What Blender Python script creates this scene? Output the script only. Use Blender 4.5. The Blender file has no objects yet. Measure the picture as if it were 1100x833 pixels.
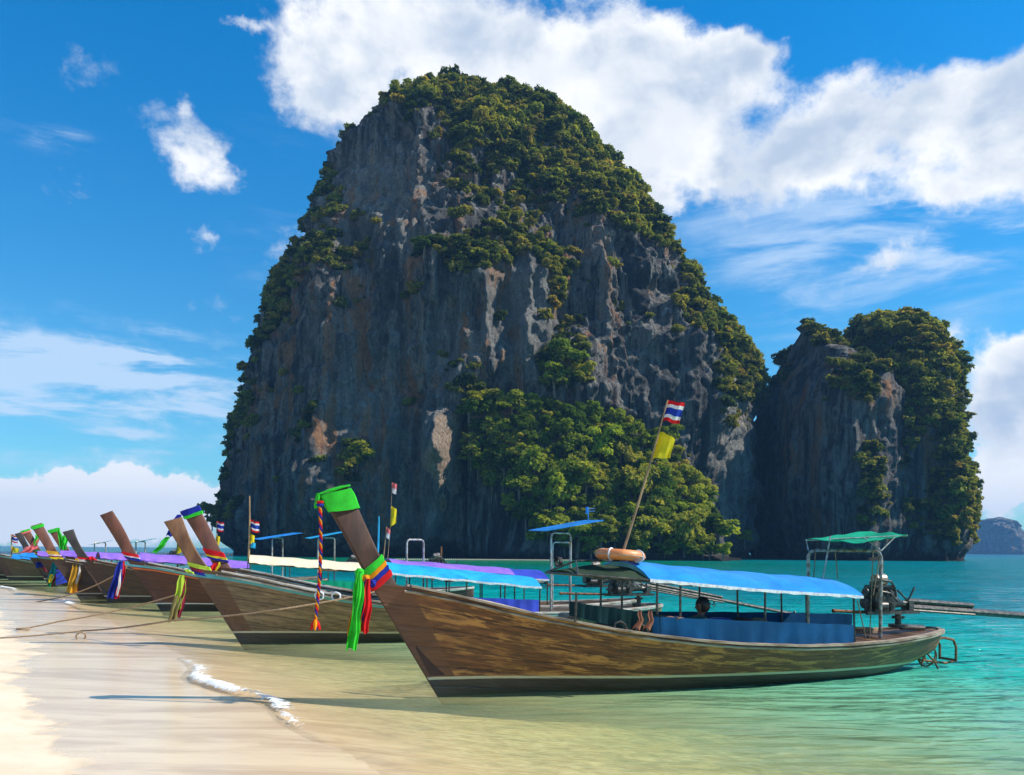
import bpy, bmesh, math, random
import numpy as np
from mathutils import Vector, Matrix
R = math.radians
random.seed(7)
C = bpy.context.scene.collection
sc = bpy.context.scene
# ------------------------------------------------------------------ camera, sky, sun, exposure
EYE, FPX, HX, HY, ROLL = 1.9, 900.0, 550.0, 590.5, 0.0080
cam = bpy.data.objects.new('camera', bpy.data.cameras.new('camera'))
C.objects.link(cam)
cam.data.sensor_width = 36.0
cam.data.lens = 36.0*FPX/1100.0
cam.data.shift_y = (HY-416.5)/1100.0
cam.data.clip_start = 0.05
cam.data.clip_end = 20000
cam.location = (0, 0, EYE)
cam.rotation_euler = (Matrix.Rotation(R(90), 3, 'X') @ Matrix.Rotation(ROLL, 3, 'Z')).to_euler()
sc.camera = cam
sc.view_settings.view_transform = 'Standard'
sc.view_settings.look = 'None'
sc.view_settings.gamma = 1.0
sc.view_settings.exposure = EXPO = 0.55
sc.cycles.use_denoising = True
sc.cycles.max_bounces = 6
sc.cycles.diffuse_bounces = 3
sc.cycles.glossy_bounces = 3
sc.cycles.transparent_max_bounces = 8
sc.cycles.volume_bounces = 0
sc.cycles.use_adaptive_sampling = True
sc.cycles.adaptive_threshold = 0.02
sc.cycles.caustics_reflective = False
sc.cycles.caustics_refractive = False

SUN_DIR = Vector((1.0, -0.03, 0.90)).normalized()
sun = bpy.data.objects.new('sun', bpy.data.lights.new('sun', 'SUN'))
C.objects.link(sun)
sun.data.energy = 4.6
sun.data.angle = R(0.5)
sun.data.color = (1.0, 0.93, 0.82)
sun.rotation_euler = SUN_DIR.to_track_quat('Z', 'Y').to_euler()


def deroll(x, y):
    dx, dy = x-HX, y-HY
    return dx+ROLL*dy, dy-ROLL*dx            # offsets with the camera's slight roll taken out


def at(x, y, Y):                              # the point seen at photo pixel (x, y) whose distance along +Y is Y
    dx, dy = deroll(x, y)
    return Vector((dx*Y/FPX, Y, EYE-dy*Y/FPX))


def topx(X, Y, Z):                            # numpy: world -> photo pixel
    dx = X*FPX/Y
    dy = (EYE-Z)*FPX/Y
    return HX+dx-ROLL*dy, HY+dy+ROLL*dx


# ---- small node helper
class NT:
    def __init__(s, tree):
        s.t = tree
        s.n = tree.nodes
        s.l = tree.links

    def node(s, typ, **kw):
        n = s.n.new(typ)
        for k, v in kw.items():
            setattr(n, k, v)
        return n

    def put(s, sock, v):
        if hasattr(v, 'is_output') or isinstance(v, bpy.types.NodeSocket):
            s.l.new(v, sock)
        elif v is not None:
            if isinstance(v, tuple) and len(v) == 3 and getattr(sock, 'type', '') == 'RGBA':
                v = v+(1,)
            sock.default_value = v

    def math(s, op, a, b=None, c=None, clamp=False):
        n = s.node('ShaderNodeMath', operation=op, use_clamp=clamp)
        s.put(n.inputs[0], a)
        if b is not None:
            s.put(n.inputs[1], b)
        if c is not None:
            s.put(n.inputs[2], c)
        return n.outputs[0]

    def mix(s, f, a, b, typ='MIX'):
        n = s.node('ShaderNodeMix', data_type='RGBA', blend_type=typ)
        s.put(n.inputs[0], f)
        s.put(n.inputs[6], a)
        s.put(n.inputs[7], b)
        return n.outputs[2]

    def noise(s, vec, scale=1, detail=4, rough=.55, dist=0, out='Fac'):
        n = s.node('ShaderNodeTexNoise')
        s.put(n.inputs['Vector'], vec)
        n.inputs['Scale'].default_value = scale
        n.inputs['Detail'].default_value = detail
        n.inputs['Roughness'].default_value = rough
        n.inputs['Distortion'].default_value = dist
        return n.outputs[out]

    def mapping(s, vec, scale=(1, 1, 1), loc=(0, 0, 0), rot=(0, 0, 0)):
        n = s.node('ShaderNodeMapping')
        s.put(n.inputs[0], vec)
        n.inputs[1].default_value = loc
        n.inputs[2].default_value = rot
        n.inputs[3].default_value = scale
        return n.outputs[0]

    def ss(s, v, a, b, o0=0.0, o1=1.0):        # smoothstep
        n = s.node('ShaderNodeMapRange', interpolation_type='SMOOTHSTEP')
        s.put(n.inputs[0], v)
        n.inputs[1].default_value = a
        n.inputs[2].default_value = b
        n.inputs[3].default_value = o0
        n.inputs[4].default_value = o1
        return n.outputs[0]

    def ramp(s, v, stops):
        n = s.node('ShaderNodeValToRGB')
        s.put(n.inputs[0], v)
        e = n.color_ramp.elements
        while len(e) < len(stops):
            e.new(0.5)
        for q, (p, c) in zip(e, stops):
            q.position = p
            q.color = tuple(c)+(1,)
        return n.outputs[0]


def world():
    w = bpy.data.worlds.new('World')
    sc.world = w
    w.use_nodes = True
    t = NT(w.node_tree)
    t.n.clear()
    out = t.node('ShaderNodeOutputWorld')
    bg = t.node('ShaderNodeBackground')
    bg.inputs[1].default_value = 0.10
    sky = t.node('ShaderNodeTexSky', sky_type='NISHITA')
    sky.sun_disc = False
    sky.sun_elevation = math.asin(SUN_DIR.z)
    sky.sun_rotation = math.atan2(SUN_DIR.x, SUN_DIR.y)
    sky.air_density = 1.0
    sky.dust_density = 0.35
    sky.ozone_density = 2.0
    tc = t.node('ShaderNodeTexCoord')
    D = tc.outputs['Generated']
    sep = t.node('ShaderNodeSeparateXYZ')
    t.put(sep.inputs[0], D)
    az = t.math('ARCTAN2', sep.outputs[0], sep.outputs[1])
    el = t.math('ARCSINE', sep.outputs[2])
    # warp the coordinates of the blobs for ragged outlines
    nz = t.node('ShaderNodeTexNoise')
    t.put(nz.inputs[0], D)
    nz.inputs['Scale'].default_value = 9.0
    nz.inputs['Detail'].default_value = 7.0
    nz.inputs['Roughness'].default_value = 0.6
    sp = t.node('ShaderNodeSeparateColor')
    t.put(sp.inputs[0], nz.outputs['Color'])
    azw = t.math('MULTIPLY_ADD', t.math('SUBTRACT', sp.outputs[0], 0.5), 0.13, az)
    elw = t.math('MULTIPLY_ADD', t.math('SUBTRACT', sp.outputs[1], 0.5), 0.09, el)

    def blob(x, y, rx, ry, amp):
        dx, dy = deroll(x, y)
        a0 = math.atan2(dx, FPX)
        e0 = math.atan2(-dy, math.hypot(FPX, dx))
        k = math.cos(a0)
        ra = rx/FPX*k*k
        re = ry/FPX*k*math.cos(e0)
        qa = t.math('MULTIPLY_ADD', azw, 1/ra, -a0/ra)
        qe = t.math('MULTIPLY_ADD', elw, 1/re, -e0/re)
        q = t.math('MULTIPLY_ADD', qa, qa, t.math('MULTIPLY', qe, qe))
        return t.math('MULTIPLY', t.math('EXPONENT', t.math('MULTIPLY', q, -1.0)), amp)

    def total(bl):
        s_ = None
        for b in bl:
            v = blob(*b)
            s_ = v if s_ is None else t.math('ADD', s_, v)
        return s_
    cum = [(330, 55, 60, 42, 1), (425, 25, 95, 50, 1), (500, 60, 100, 45, .9), (360, 105, 50, 32, .7), (440, 92, 70, 40, .9), (590, 60, 70, 60, .9), (670, 45, 55, 50, .9),
           (700, 90, 80, 60, 1), (790, 80, 60, 42, 1), (835, 65, 34, 34, .9), (655, 130, 70, 50, .8), (740, 150, 60, 45, .8),
           (700, 185, 50, 34, .7), (840, 175, 62, 36, .9), (930, 130, 65, 40, 1), (1010, 118, 75, 38, 1.1), (1085, 130, 60, 60, 1.1),
           (950, 185, 75, 38, 1), (1010, 212, 48, 20, .7), (1120, 170, 60, 60, .9), (880, 150, 50, 45, .8),
           (940, 285, 60, 16, .85), (762, 186, 16, 11, .8), (716, 228, 26, 22, .8), (792, 32, 20, 15, .7),
           (216, 162, 26, 28, .8), (234, 190, 20, 22, .6), (216, 246, 26, 16, .8), (256, 20, 24, 8, .8), (207, 108, 12, 14, .7),
           (310, 240, 34, 36, .5), (95, 520, 58, 24, 1.3), (165, 533, 60, 24, 1.1), (20, 527, 30, 13, .8), (110, 560, 150, 30, 1.1), (225, 560, 30, 30, .7),
           (-60, 560, 90, 50, 1),
           (1092, 375, 42, 28, 1.1), (1070, 415, 48, 40, 1), (1095, 470, 60, 60, .8), (1065, 520, 60, 30, .7), (1003, 358, 26, 14, .9), (1150, 420, 70, 80, 1)]
    veil = [(80, 372, 190, 26, 1.2), (120, 435, 200, 48, 1.5), (30, 460, 140, 30, .6), (60, 158, 90, 20, .5), (300, 270, 60, 60, .4), (1040, 270, 110, 70, .6),
            (850, 320, 90, 60, .4), (1000, 560, 200, 60, .7), (150, 580, 300, 40, .8), (880, 240, 200, 60, .4), (450, 100, 200, 80, .35), (640, 160, 160, 80, .4)]
    fine = t.noise(t.mapping(D, (1, 1, 1.35)), 9.5, 9, .60, .15)
    wisp = t.noise(D, 42, 6, .62, .2)
    billow = t.noise(t.mapping(D, (1, 1, 1.6), (0, 0, .03)), 7.5, 5, .55, .2)
    M = total(cum)
    dens = t.math('ADD', t.math('MULTIPLY', M, .78), t.math('MULTIPLY_ADD', t.math('SUBTRACT', wisp, 0.5), .45, t.math('MULTIPLY', t.math('SUBTRACT', fine, 0.5), 2.3)))
    # other parts of the sky dome, away from the view, get scattered cumulus too
    away = t.ss(t.math('ABSOLUTE', az), 0.75, 1.1)
    far = t.math('MULTIPLY', t.ss(t.noise(t.mapping(D, (1, 1, 2.2), (3, 1, 0)), 2.2, 6, .6), .5, .68), away)
    dens = t.math('ADD', dens, far)
    cov = t.math('MAXIMUM', t.ss(dens, 0.26, 0.90), t.math('MULTIPLY', t.ss(dens, .42, .60), t.ss(el, .16, .10)))
    # thin high veil in wind-drawn streaks
    streak = t.noise(t.mapping(D, (1.0, 1.0, 5.0), rot=(0, R(8), 0)), 5, 7, .6, .4)
    vd = t.math('MULTIPLY', total(veil), t.ss(streak, .36, .72))
    vcov = t.math('MULTIPLY', t.ss(vd, 0.02, 0.65), 0.75)
    # cloud brightness: thick shaded bellies, bright edges
    shade = t.math('ADD', t.math('MULTIPLY', t.ss(billow, .40, .60), 0.62), t.math('MULTIPLY', t.ss(dens, .5, 1.5, 1.0, 0.0), 0.45))
    shade = t.math('ADD', shade, t.ss(el, .14, .05, 0.0, 1.0), clamp=True)
    ccol = t.mix(shade, (3.6, 4.4, 5.6), (7.5, 7.55, 7.6))
    hs = t.node('ShaderNodeHueSaturation')
    hs.inputs['Saturation'].default_value = 1.18
    t.put(hs.inputs['Color'], sky.outputs[0])
    lift = t.ss(el, 0.0, 0.62)
    tint = t.mix(lift, (0.50, 0.96, 1.06), (0.03, 0.97, 1.34))
    blue = t.mix(1.0, hs.outputs[0], tint, 'MULTIPLY')
    c1 = t.mix(vcov, blue, (4.8, 5.9, 7.3))
    c2 = t.mix(cov, c1, ccol)
    t.put(bg.inputs[0], c2)
    t.l.new(bg.outputs[0], out.inputs[0])


world()


# ------------------------------------------------------------------ materials
def mat(name, build=None, color=(.5, .5, .5), rough=.6, metal=0, spec=.5, var=.0, scale=8, bump=0, bscale=40, stretch=(1, 1, 1), c2=None, coat=0):
    m = bpy.data.materials.new(name)
    m.use_nodes = True
    t = NT(m.node_tree)
    p = t.n['Principled BSDF']
    p.inputs['Roughness'].default_value = rough
    p.inputs['Metallic'].default_value = metal
    p.inputs['Specular IOR Level'].default_value = spec
    p.inputs['Coat Weight'].default_value = coat
    p.inputs['Base Color'].default_value = tuple(color)+(1,)
    if build:
        build(t, p)
    elif var or c2 or bump:
        tc = t.node('ShaderNodeTexCoord').outputs['Object']
        v = t.mapping(tc, stretch)
        n = t.noise(v, scale, 6, .6)
        if c2:
            t.put(p.inputs['Base Color'], t.mix(t.ss(n, .4, .62), tuple(color), tuple(c2)))
        else:
            a = tuple(max(0, c*(1-var)) for c in color)
            b = tuple(min(1, c*(1+var)) for c in color)
            t.put(p.inputs['Base Color'], t.mix(t.ss(n, .3, .7), a, b))
        t.put(p.inputs['Roughness'], t.math('MULTIPLY_ADD', n, .25, rough-.12))
        if bump:
            bn = t.node('ShaderNodeBump')
            bn.inputs['Strength'].default_value = bump
            bn.inputs['Distance'].default_value = .01
            t.put(bn.inputs['Height'], t.noise(v, bscale, 4, .6))
            t.put(p.inputs['Normal'], bn.outputs[0])
    return m


# ---- numpy value noise
def _h(i, j, k, seed):
    n = (i*73856093) ^ (j*19349663) ^ (k*83492791) ^ (seed*2654435)
    n = (n ^ (n >> 13))*1274126177 & 0x7fffffff
    n = (n ^ (n >> 16))*668265263 & 0x7fffffff
    return (n & 0xffff)/65535.0


def vn(x, y, z, seed=0):
    x, y, z = np.broadcast_arrays(np.asarray(x, float), np.asarray(y, float), np.asarray(z, float))
    i, j, k = (np.floor(a).astype(np.int64) for a in (x, y, z))
    fx, fy, fz = x-i, y-j, z-k
    fx, fy, fz = (a*a*(3-2*a) for a in (fx, fy, fz))
    r = 0
    for a in (0, 1):
        wa = fx if a else 1-fx
        for b in (0, 1):
            wb = fy if b else 1-fy
            for c in (0, 1):
                wc = fz if c else 1-fz
                r = r+wa*wb*wc*_h(i+a, j+b, k+c, seed)
    return r


def fbm(x, y, z, o=4, seed=0, g=.5):
    s, a, t = 0, 1, 0
    for q in range(o):
        s = s+a*vn(x, y, z, seed+q*17)
        t += a
        a *= g
        x, y, z = x*2.03+11.3, y*2.03+5.7, z*2.03+3.1
    return s/t


def tag(o, label=None, cat=None, group=None, kind=None):
    if label:
        o['label'] = label
    if cat:
        o['category'] = cat
    if group:
        o['group'] = group
    if kind:
        o['kind'] = kind
    return o


def link_mesh(name, me, m=None, parent=None, smooth=True):
    o = bpy.data.objects.new(name, me)
    C.objects.link(o)
    if m is not None:
        for q in (m if isinstance(m, (list, tuple)) else [m]):
            me.materials.append(q)
    if smooth:
        me.polygons.foreach_set('use_smooth', np.ones(len(me.polygons), bool))
    if parent is not None:
        o.parent = parent
    return o


def np_mesh(name, V, F):                      # V (n,3), F (m,4) or (m,3) arrays
    me = bpy.data.meshes.new(name)
    V = np.ascontiguousarray(V, dtype=np.float32)
    F = np.ascontiguousarray(F, dtype=np.int32)
    k = F.shape[1]
    me.vertices.add(len(V))
    me.vertices.foreach_set('co', V.ravel())
    me.loops.add(F.size)
    me.loops.foreach_set('vertex_index', F.ravel())
    me.polygons.add(len(F))
    me.polygons.foreach_set('loop_start', np.arange(0, F.size, k, dtype=np.int32))
    me.polygons.foreach_set('loop_total', np.full(len(F), k, dtype=np.int32))
    me.update(calc_edges=True)
    me.validate()
    return me


def grid_faces(nr, nc, wrap=False):
    i = np.arange(nr-1)[:, None]
    j = np.arange(nc if wrap else nc-1)[None, :]
    a = i*nc+j
    b = i*nc+(j+1) % nc
    return np.stack([a, b, b+nc, a+nc], -1).reshape(-1, 4)


def empty(name, loc=(0, 0, 0), rz=0.0):
    o = bpy.data.objects.new(name, None)
    C.objects.link(o)
    o.location = loc
    o.rotation_euler = (0, 0, rz)
    o.empty_display_size = .1
    return o


# ------------------------------------------------------------------ beach, sea bed and sea
SH = np.array([(-60, 27), (-20, 13), (0, 3.6), (4, .9), (7, -1.0), (9.6, -2.75), (12.4, -4.4), (14.5, -5.5), (19.4, -8.7), (27, -14.2), (36, -21.5),
               (50, -36), (70, -62), (110, -140), (200, -420), (5000, -16000)], float)


def shore_d(X, Y):                            # metres seaward of the waterline
    xs = np.interp(Y, SH[:, 0], SH[:, 1])
    wob = (vn(X*.25, Y*.25, 0, 3)-.5)*.5+(vn(X*.9, Y*.9, 0, 4)-.5)*.18
    return (X-xs)*.84+wob


def bed_z(X, Y):
    d = shore_d(X, Y)
    z = np.where(d > 0, -.105*d, -.020*d)
    z = np.where(d < -2.4, .048+(-d-2.4)*.055, z)
    z = np.maximum(z, -4.0)
    z = np.where(d < -12, .576+.02*(-d-12), z)
    z = np.minimum(z, 1.6)
    return z+(fbm(X*.7, Y*.7, 0, 3, 9)-.5)*np.where(d < -2.4, .09, .016)


def tri_grid(xs, ys, zf):
    X, Y = np.meshgrid(xs, ys)
    return X, Y, np.stack([X, Y, zf(X, Y)], -1).reshape(-1, 3), grid_faces(len(ys), len(xs))


def m_sand(t, p):
    g = t.node('ShaderNodeNewGeometry').outputs['Position']
    at_ = t.node('ShaderNodeAttribute', attribute_name='shore').outputs['Fac']
    edge = t.math('ADD', at_, t.math('MULTIPLY', t.math('SUBTRACT', t.noise(g, 1.3, 5, .6), .5), 1.5))
    wet = t.ss(edge, -2.55, -2.33)
    grain = t.noise(g, 90, 3, .7)
    soft = t.noise(g, 1.1, 6, .6)
    dry = t.mix(t.ss(soft, .3, .7), (.68, .54, .37), (.78, .65, .47))
    dry = t.mix(t.math('MULTIPLY', t.ss(grain, .55, .75), .25), dry, (.36, .27, .19))
    film = t.noise(t.mapping(g, (.35, 1.6, 1), rot=(0, 0, R(-22))), 1.3, 6, .62, .8)
    wc = t.mix(t.ss(film, .35, .65), (.62, .44, .27), (.82, .62, .39))
    specks = t.ss(t.noise(g, 34, 2, .5), .735, .76)
    dry = t.mix(t.math('MULTIPLY', specks, .8), dry, (.16, .11, .07))
    # under water: paler rippled bed, golden light streaks painted into its colour
    rip_light = t.noise(t.mapping(g, (.9, 3.4, 1), rot=(0, 0, R(-20))), 4.2, 6, .66, 1.2)
    bed = t.mix(t.ss(rip_light, .38, .62), (.56, .43, .23), (.94, .82, .53))
    c = t.mix(wet, dry, wc)
    c = t.mix(t.ss(at_, -.3, 3.0), c, bed)
    t.put(p.inputs['Base Color'], c)
    t.put(p.inputs['Roughness'], t.math('MULTIPLY_ADD', wet, -.70, .92))
    t.put(p.inputs['Specular IOR Level'], t.math('MULTIPLY_ADD', wet, .25, .25))
    b = t.node('ShaderNodeBump')
    t.put(b.inputs['Strength'], t.math('MULTIPLY_ADD', wet, -.34, .5))
    b.inputs['Distance'].default_value = .02
    hgt = t.math('ADD', t.math('MULTIPLY', grain, .12), t.math('ADD', t.noise(t.mapping(g, (1, 2.2, 1)), 5, 5, .6), t.math('MULTIPLY', film, .45)))
    t.put(b.inputs['Height'], hgt)
    t.put(p.inputs['Normal'], b.outputs[0])


xs = np.unique(np.concatenate([-np.geomspace(30, 2500, 34)[::-1], np.linspace(-30, 14, 260), np.geomspace(14, 2500, 40)]))
ys = np.unique(np.concatenate([-np.geomspace(30, 300, 8)[::-1]-0, np.linspace(-30, 2, 24), np.linspace(2, 45, 300), np.geomspace(45, 2500, 60)]))
X, Y, V, F = tri_grid(xs, ys, bed_z)
me = np_mesh('beach', V, F)
a = me.attributes.new('shore', 'FLOAT', 'POINT')
a.data.foreach_set('value', shore_d(X, Y).ravel().astype(np.float32))
M_SAND = mat('sand', m_sand)
tag(link_mesh('beach', me, M_SAND), kind='structure')


def wave_z(X, Y):
    d = shore_d(X, Y)
    amp = np.clip(d*.05, 0, 1)
    z = amp*((fbm(X*.35+Y*.1, Y*.8, 0, 3, 21)-.5)*.09*np.clip(60/(Y+20), 0, 1)+(fbm(X*1.4, Y*2.2, 0, 2, 25)-.5)*.022*np.clip(14/(Y+4), 0, 1))
    # the little breaking roller that runs along the waterline
    dr = d-.02+(vn(X*.6, Y*.6, 0, 31)-.5)*.5
    act = np.clip(1-np.abs(Y-11.2)/3.1, 0, 1)**.6+np.clip(1-np.abs(Y-28.0)/3.5, 0, 1)*.9+np.clip(1-np.abs(Y-37)/4.5, 0, 1)*1.2
    prof = np.where(dr < 0, np.exp(-(dr/.09)**2), np.exp(-(dr/.36)**2))
    z = z+.085*act*prof*(.6+.8*vn(X*3, Y*3, 0, 33))
    return z, act*prof**1.6*(.55+.75*vn(X*2, Y*2, 0, 39))


def m_water(t, p):
    nt = t.n
    g = t.node('ShaderNodeNewGeometry').outputs['Position']
    dep = t.node('ShaderNodeAttribute', attribute_name='depth').outputs['Fac']
    foam_a = t.node('ShaderNodeAttribute', attribute_name='foam').outputs['Fac']
    sep = t.node('ShaderNodeSeparateXYZ')
    t.put(sep.inputs[0], g)
    patch = t.noise(t.mapping(g, (.5, 1, 1)), .22, 4, .55)
    dd = t.math('MULTIPLY', dep, t.math('MULTIPLY_ADD', patch, .7, .65))
    dn = t.math('DIVIDE', dd, 3.0, clamp=True)
    col = t.ramp(dn, [(0.0, (.74, .68, .36)), (.10, (.62, .68, .32)), (.19, (.30, .60, .33)), (.34, (.015, .42, .33)), (.60, (.0, .30, .29)), (1.0, (.0, .175, .215))])
    # wooded cliff's dark green reflection painted into the colour, bluer on the open sea
    open_ = t.ss(sep.outputs[1], 200, 700)
    col = t.mix(open_, col, (.0, .14, .22))
    rock_reflection = t.math('MULTIPLY', t.ss(sep.outputs[1], 40, 130), t.ss(sep.outputs[0], 70, 10))
    rock_reflection = t.math('MULTIPLY', rock_reflection, t.ss(sep.outputs[0], -60, -35))
    col = t.mix(rock_reflection, col, (.0, .14, .075))
    col = t.mix(1.0, col, t.mix(t.ss(t.noise(t.mapping(g, (.5, 1.5, 1), rot=(0, 0, R(-6))), 1.5, 6, .68, .6), .34, .66), (.80, .88, .88), (1.18, 1.10, 1.08)), 'MULTIPLY')
    # ripples: three scales, drawn out across the view
    w1 = t.noise(t.mapping(g, (.55, 1.3, 1), rot=(0, 0, R(-12))), 1.2, 3, .55, .5)
    w4 = t.noise(t.mapping(g, (.6, 1.2, 1), rot=(0, 0, R(8))), .055, 6, .62, .3)
    w2 = t.noise(t.mapping(g, (.6, 1.5, 1), rot=(0, 0, R(14))), 4.2, 2, .5, .6)
    w3 = t.noise(t.mapping(g, (.6, 1.4, 1)), .22, 5, .6, .3)
    rid = lambda w: t.math('SUBTRACT', 1.0, t.math('ABSOLUTE', t.math('MULTIPLY_ADD', w, 2.0, -1.0)))
    w1 = rid(w1)
    w2 = rid(w2)
    hgt = t.math('ADD', t.math('MULTIPLY', w1, .17), t.math('ADD', t.math('MULTIPLY', w2, .035), t.math('ADD', t.math('MULTIPLY', w4, 6.0), t.math('MULTIPLY', w3, 1.7))))
    calm = t.ss(dep, .10, 1.3, .12, 1.0)
    b = t.node('ShaderNodeBump')
    b.inputs['Distance'].default_value = .75
    t.put(b.inputs['Strength'], t.math('MULTIPLY', calm, .8))
    t.put(b.inputs['Height'], hgt)
    N = b.outputs[0]
    dif = t.node('ShaderNodeBsdfDiffuse')
    t.put(dif.inputs[0], col)
    t.put(dif.inputs['Normal'], N)
    tr = t.node('ShaderNodeBsdfTransparent')
    t.put(tr.inputs[0], t.ramp(dn, [(0.0, (.99, .98, .95)), (.15, (.95, .98, .78)), (.5, (.25, .75, .5))]))
    body = t.node('ShaderNodeMixShader')
    t.put(body.inputs[0], t.ramp(dn, [(0.0, (.0, .0, .0)), (.03, (.08, .08, .08)), (.12, (.38, .38, .38)), (.30, (.93, .93, .93)), (.4, (1, 1, 1))]))
    t.l.new(tr.outputs[0], body.inputs[1])
    t.l.new(dif.outputs[0], body.inputs[2])
    gl = t.node('ShaderNodeBsdfGlossy')
    gl.inputs['Roughness'].default_value = .06
    t.put(gl.inputs['Normal'], N)
    fr = t.node('ShaderNodeFresnel')
    fr.inputs[0].default_value = 1.33
    t.put(fr.inputs['Normal'], N)
    mx = t.node('ShaderNodeMixShader')
    t.put(mx.inputs[0], t.math('MULTIPLY', t.math('MULTIPLY', fr.outputs[0], t.ss(dep, -.01, .85, .2, .85)), 1.0, clamp=True))
    t.l.new(body.outputs[0], mx.inputs[1])
    t.l.new(gl.outputs[0], mx.inputs[2])
    # foam
    fd = t.node('ShaderNodeBsdfDiffuse')
    fd.inputs[0].default_value = (.88, .90, .88, 1)
    fn = t.noise(g, 11, 6, .7, 1.0)
    ff = t.ss(t.math('ADD', foam_a, t.math('MULTIPLY', t.math('SUBTRACT', fn, .5), 2.4)), .50, .95)
    ff = t.math('MULTIPLY', ff, .9)
    m2 = t.node('ShaderNodeMixShader')
    t.put(m2.inputs[0], ff)
    t.l.new(mx.outputs[0], m2.inputs[1])
    t.l.new(fd.outputs[0], m2.inputs[2])
    t.l.new(m2.outputs[0], t.n['Material Output'].inputs[0])
    t.n.remove(p)


xs = np.unique(np.concatenate([-np.geomspace(30, 2450, 44)[::-1], np.linspace(-30, -9, 130), np.linspace(-9, 12, 330), np.linspace(12, 40, 90), np.geomspace(40, 2450, 50)]))
ys = np.unique(np.concatenate([np.linspace(-30, 4, 20), np.linspace(4, 20, 300), np.linspace(20, 46, 240), np.geomspace(46, 2450, 90)]))
X, Y = np.meshgrid(xs, ys)
Z, act = wave_z(X, Y)
dep = Z*0-bed_z(X, Y)
d = shore_d(X, Y)
near = np.clip(1-np.abs(Y-20)/40, 0, 1)
foam = np.clip(act*1.05, 0, 1)+np.exp(-((d+.1)/.14)**2)*.50*near*vn(X*1.3, Y*1.3, 0, 44)
F = grid_faces(len(ys), len(xs))
keep = (d.ravel()[F] > -2.6).any(1)
me = np_mesh('water', np.stack([X, Y, Z], -1).reshape(-1, 3), F[keep])
me = bpy.data.meshes['water']
for nm, arr in (('depth', dep), ('foam', foam)):
    a = me.attributes.new(nm, 'FLOAT', 'POINT')
    a.data.foreach_set('value', arr.ravel().astype(np.float32))
tag(link_mesh('water', me, mat('sea_water', m_water)), kind='structure')


# ------------------------------------------------------------------ limestone hills
def m_rock(t, p):
    g = t.node('ShaderNodeTexCoord').outputs['Object']
    big = t.noise(t.mapping(g, (1, 1, .35)), .035, 5, .6, .4)
    strk = t.noise(t.mapping(g, (1, 1, .09)), .55, 6, .65, .6)
    strk2 = t.noise(t.mapping(g, (1, 1, .13)), .17, 5, .6, .5)
    fine = t.noise(t.mapping(g, (1, 1, .5)), 1.6, 6, .7)
    c = t.mix(t.ss(strk, .36, .64), (.038, .040, .045), (.38, .36, .325))
    c = t.mix(t.math('MULTIPLY', t.ss(strk2, .50, .64), .85), c, (.045, .050, .055))
    och = t.node('ShaderNodeAttribute', attribute_name='ochre').outputs['Fac']
    pal = t.node('ShaderNodeAttribute', attribute_name='pale').outputs['Fac']
    c = t.mix(t.math('MULTIPLY', pal, .85), c, t.mix(strk, (.22, .22, .215), (.58, .54, .47)))
    big = t.math('MULTIPLY_ADD', och, .16, big)
    org = t.math('MULTIPLY', t.ss(big, .49, .58), t.ss(strk2, .38, .50, 1, 0))
    c = t.mix(t.math('MULTIPLY', org, .8), c, t.mix(strk, (.40, .12, .036), (.66, .36, .15)))
    pale = t.math('MULTIPLY', t.ss(t.noise(t.mapping(g, (1, 1, .2), (9, 4, 2)), .09, 4, .6, .5), .56, .66), t.ss(strk, .40, .55))
    c = t.mix(t.math('MULTIPLY', pale, .7), c, (.36, .33, .29))
    c = t.mix(t.math('MULTIPLY', t.ss(fine, .48, .7), .5), c, (.050, .052, .050))
    sunp = t.node('ShaderNodeAttribute', attribute_name='sun_patch').outputs['Fac']
    sunp = t.ss(t.math('ADD', sunp, t.math('MULTIPLY', t.math('SUBTRACT', strk, .5), .9)), .36, .43)
    c = t.mix(sunp, c, t.mix(t.ss(fine, .35, .62), (.36, .24, .16), (.66, .50, .37)))  # sunlight on the cliff painted as a pale warm tone
    # tide line
    sp = t.node('ShaderNodeSeparateXYZ')
    t.put(sp.inputs[0], g)
    c = t.mix(t.ss(t.math('ADD', sp.outputs[2], t.math('MULTIPLY', fine, 1.6)), 3.4, 1.0), c, (.035, .03, .026))
    t.put(p.inputs['Base Color'], c)
    p.inputs['Roughness'].default_value = .9
    p.inputs['Specular IOR Level'].default_value = .2
    b = t.node('ShaderNodeBump')
    b.inputs['Strength'].default_value = 1.0
    b.inputs['Distance'].default_value = 1.3
    vo = t.node('ShaderNodeTexVoronoi', feature='DISTANCE_TO_EDGE')
    wob = t.node('ShaderNodeVectorMath', operation='MULTIPLY_ADD')
    nn = t.node('ShaderNodeTexNoise')
    t.put(nn.inputs[0], t.mapping(g, (.3, .3, .3)))
    t.put(wob.inputs[0], nn.outputs['Color'])
    wob.inputs[1].default_value = (5, 5, 9)
    t.put(wob.inputs[2], g)
    t.put(vo.inputs['Vector'], t.mapping(wob.outputs[0], (.30, .30, .10)))
    crack = t.ss(vo.outputs['Distance'], .0, .10)
    t.put(p.inputs['Base Color'], t.mix(t.math('MULTIPLY', t.math('SUBTRACT', 1.0, crack), .55), c, (.018, .018, .02)))
    t.put(b.inputs['Height'], t.math('ADD', t.math('MULTIPLY', crack, 1.0), t.math('ADD', t.math('MULTIPLY', strk, 1.3), t.math('MULTIPLY', fine, 1.1))))
    t.put(p.inputs['Normal'], b.outputs[0])


M_ROCK = mat('limestone', m_rock)


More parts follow.
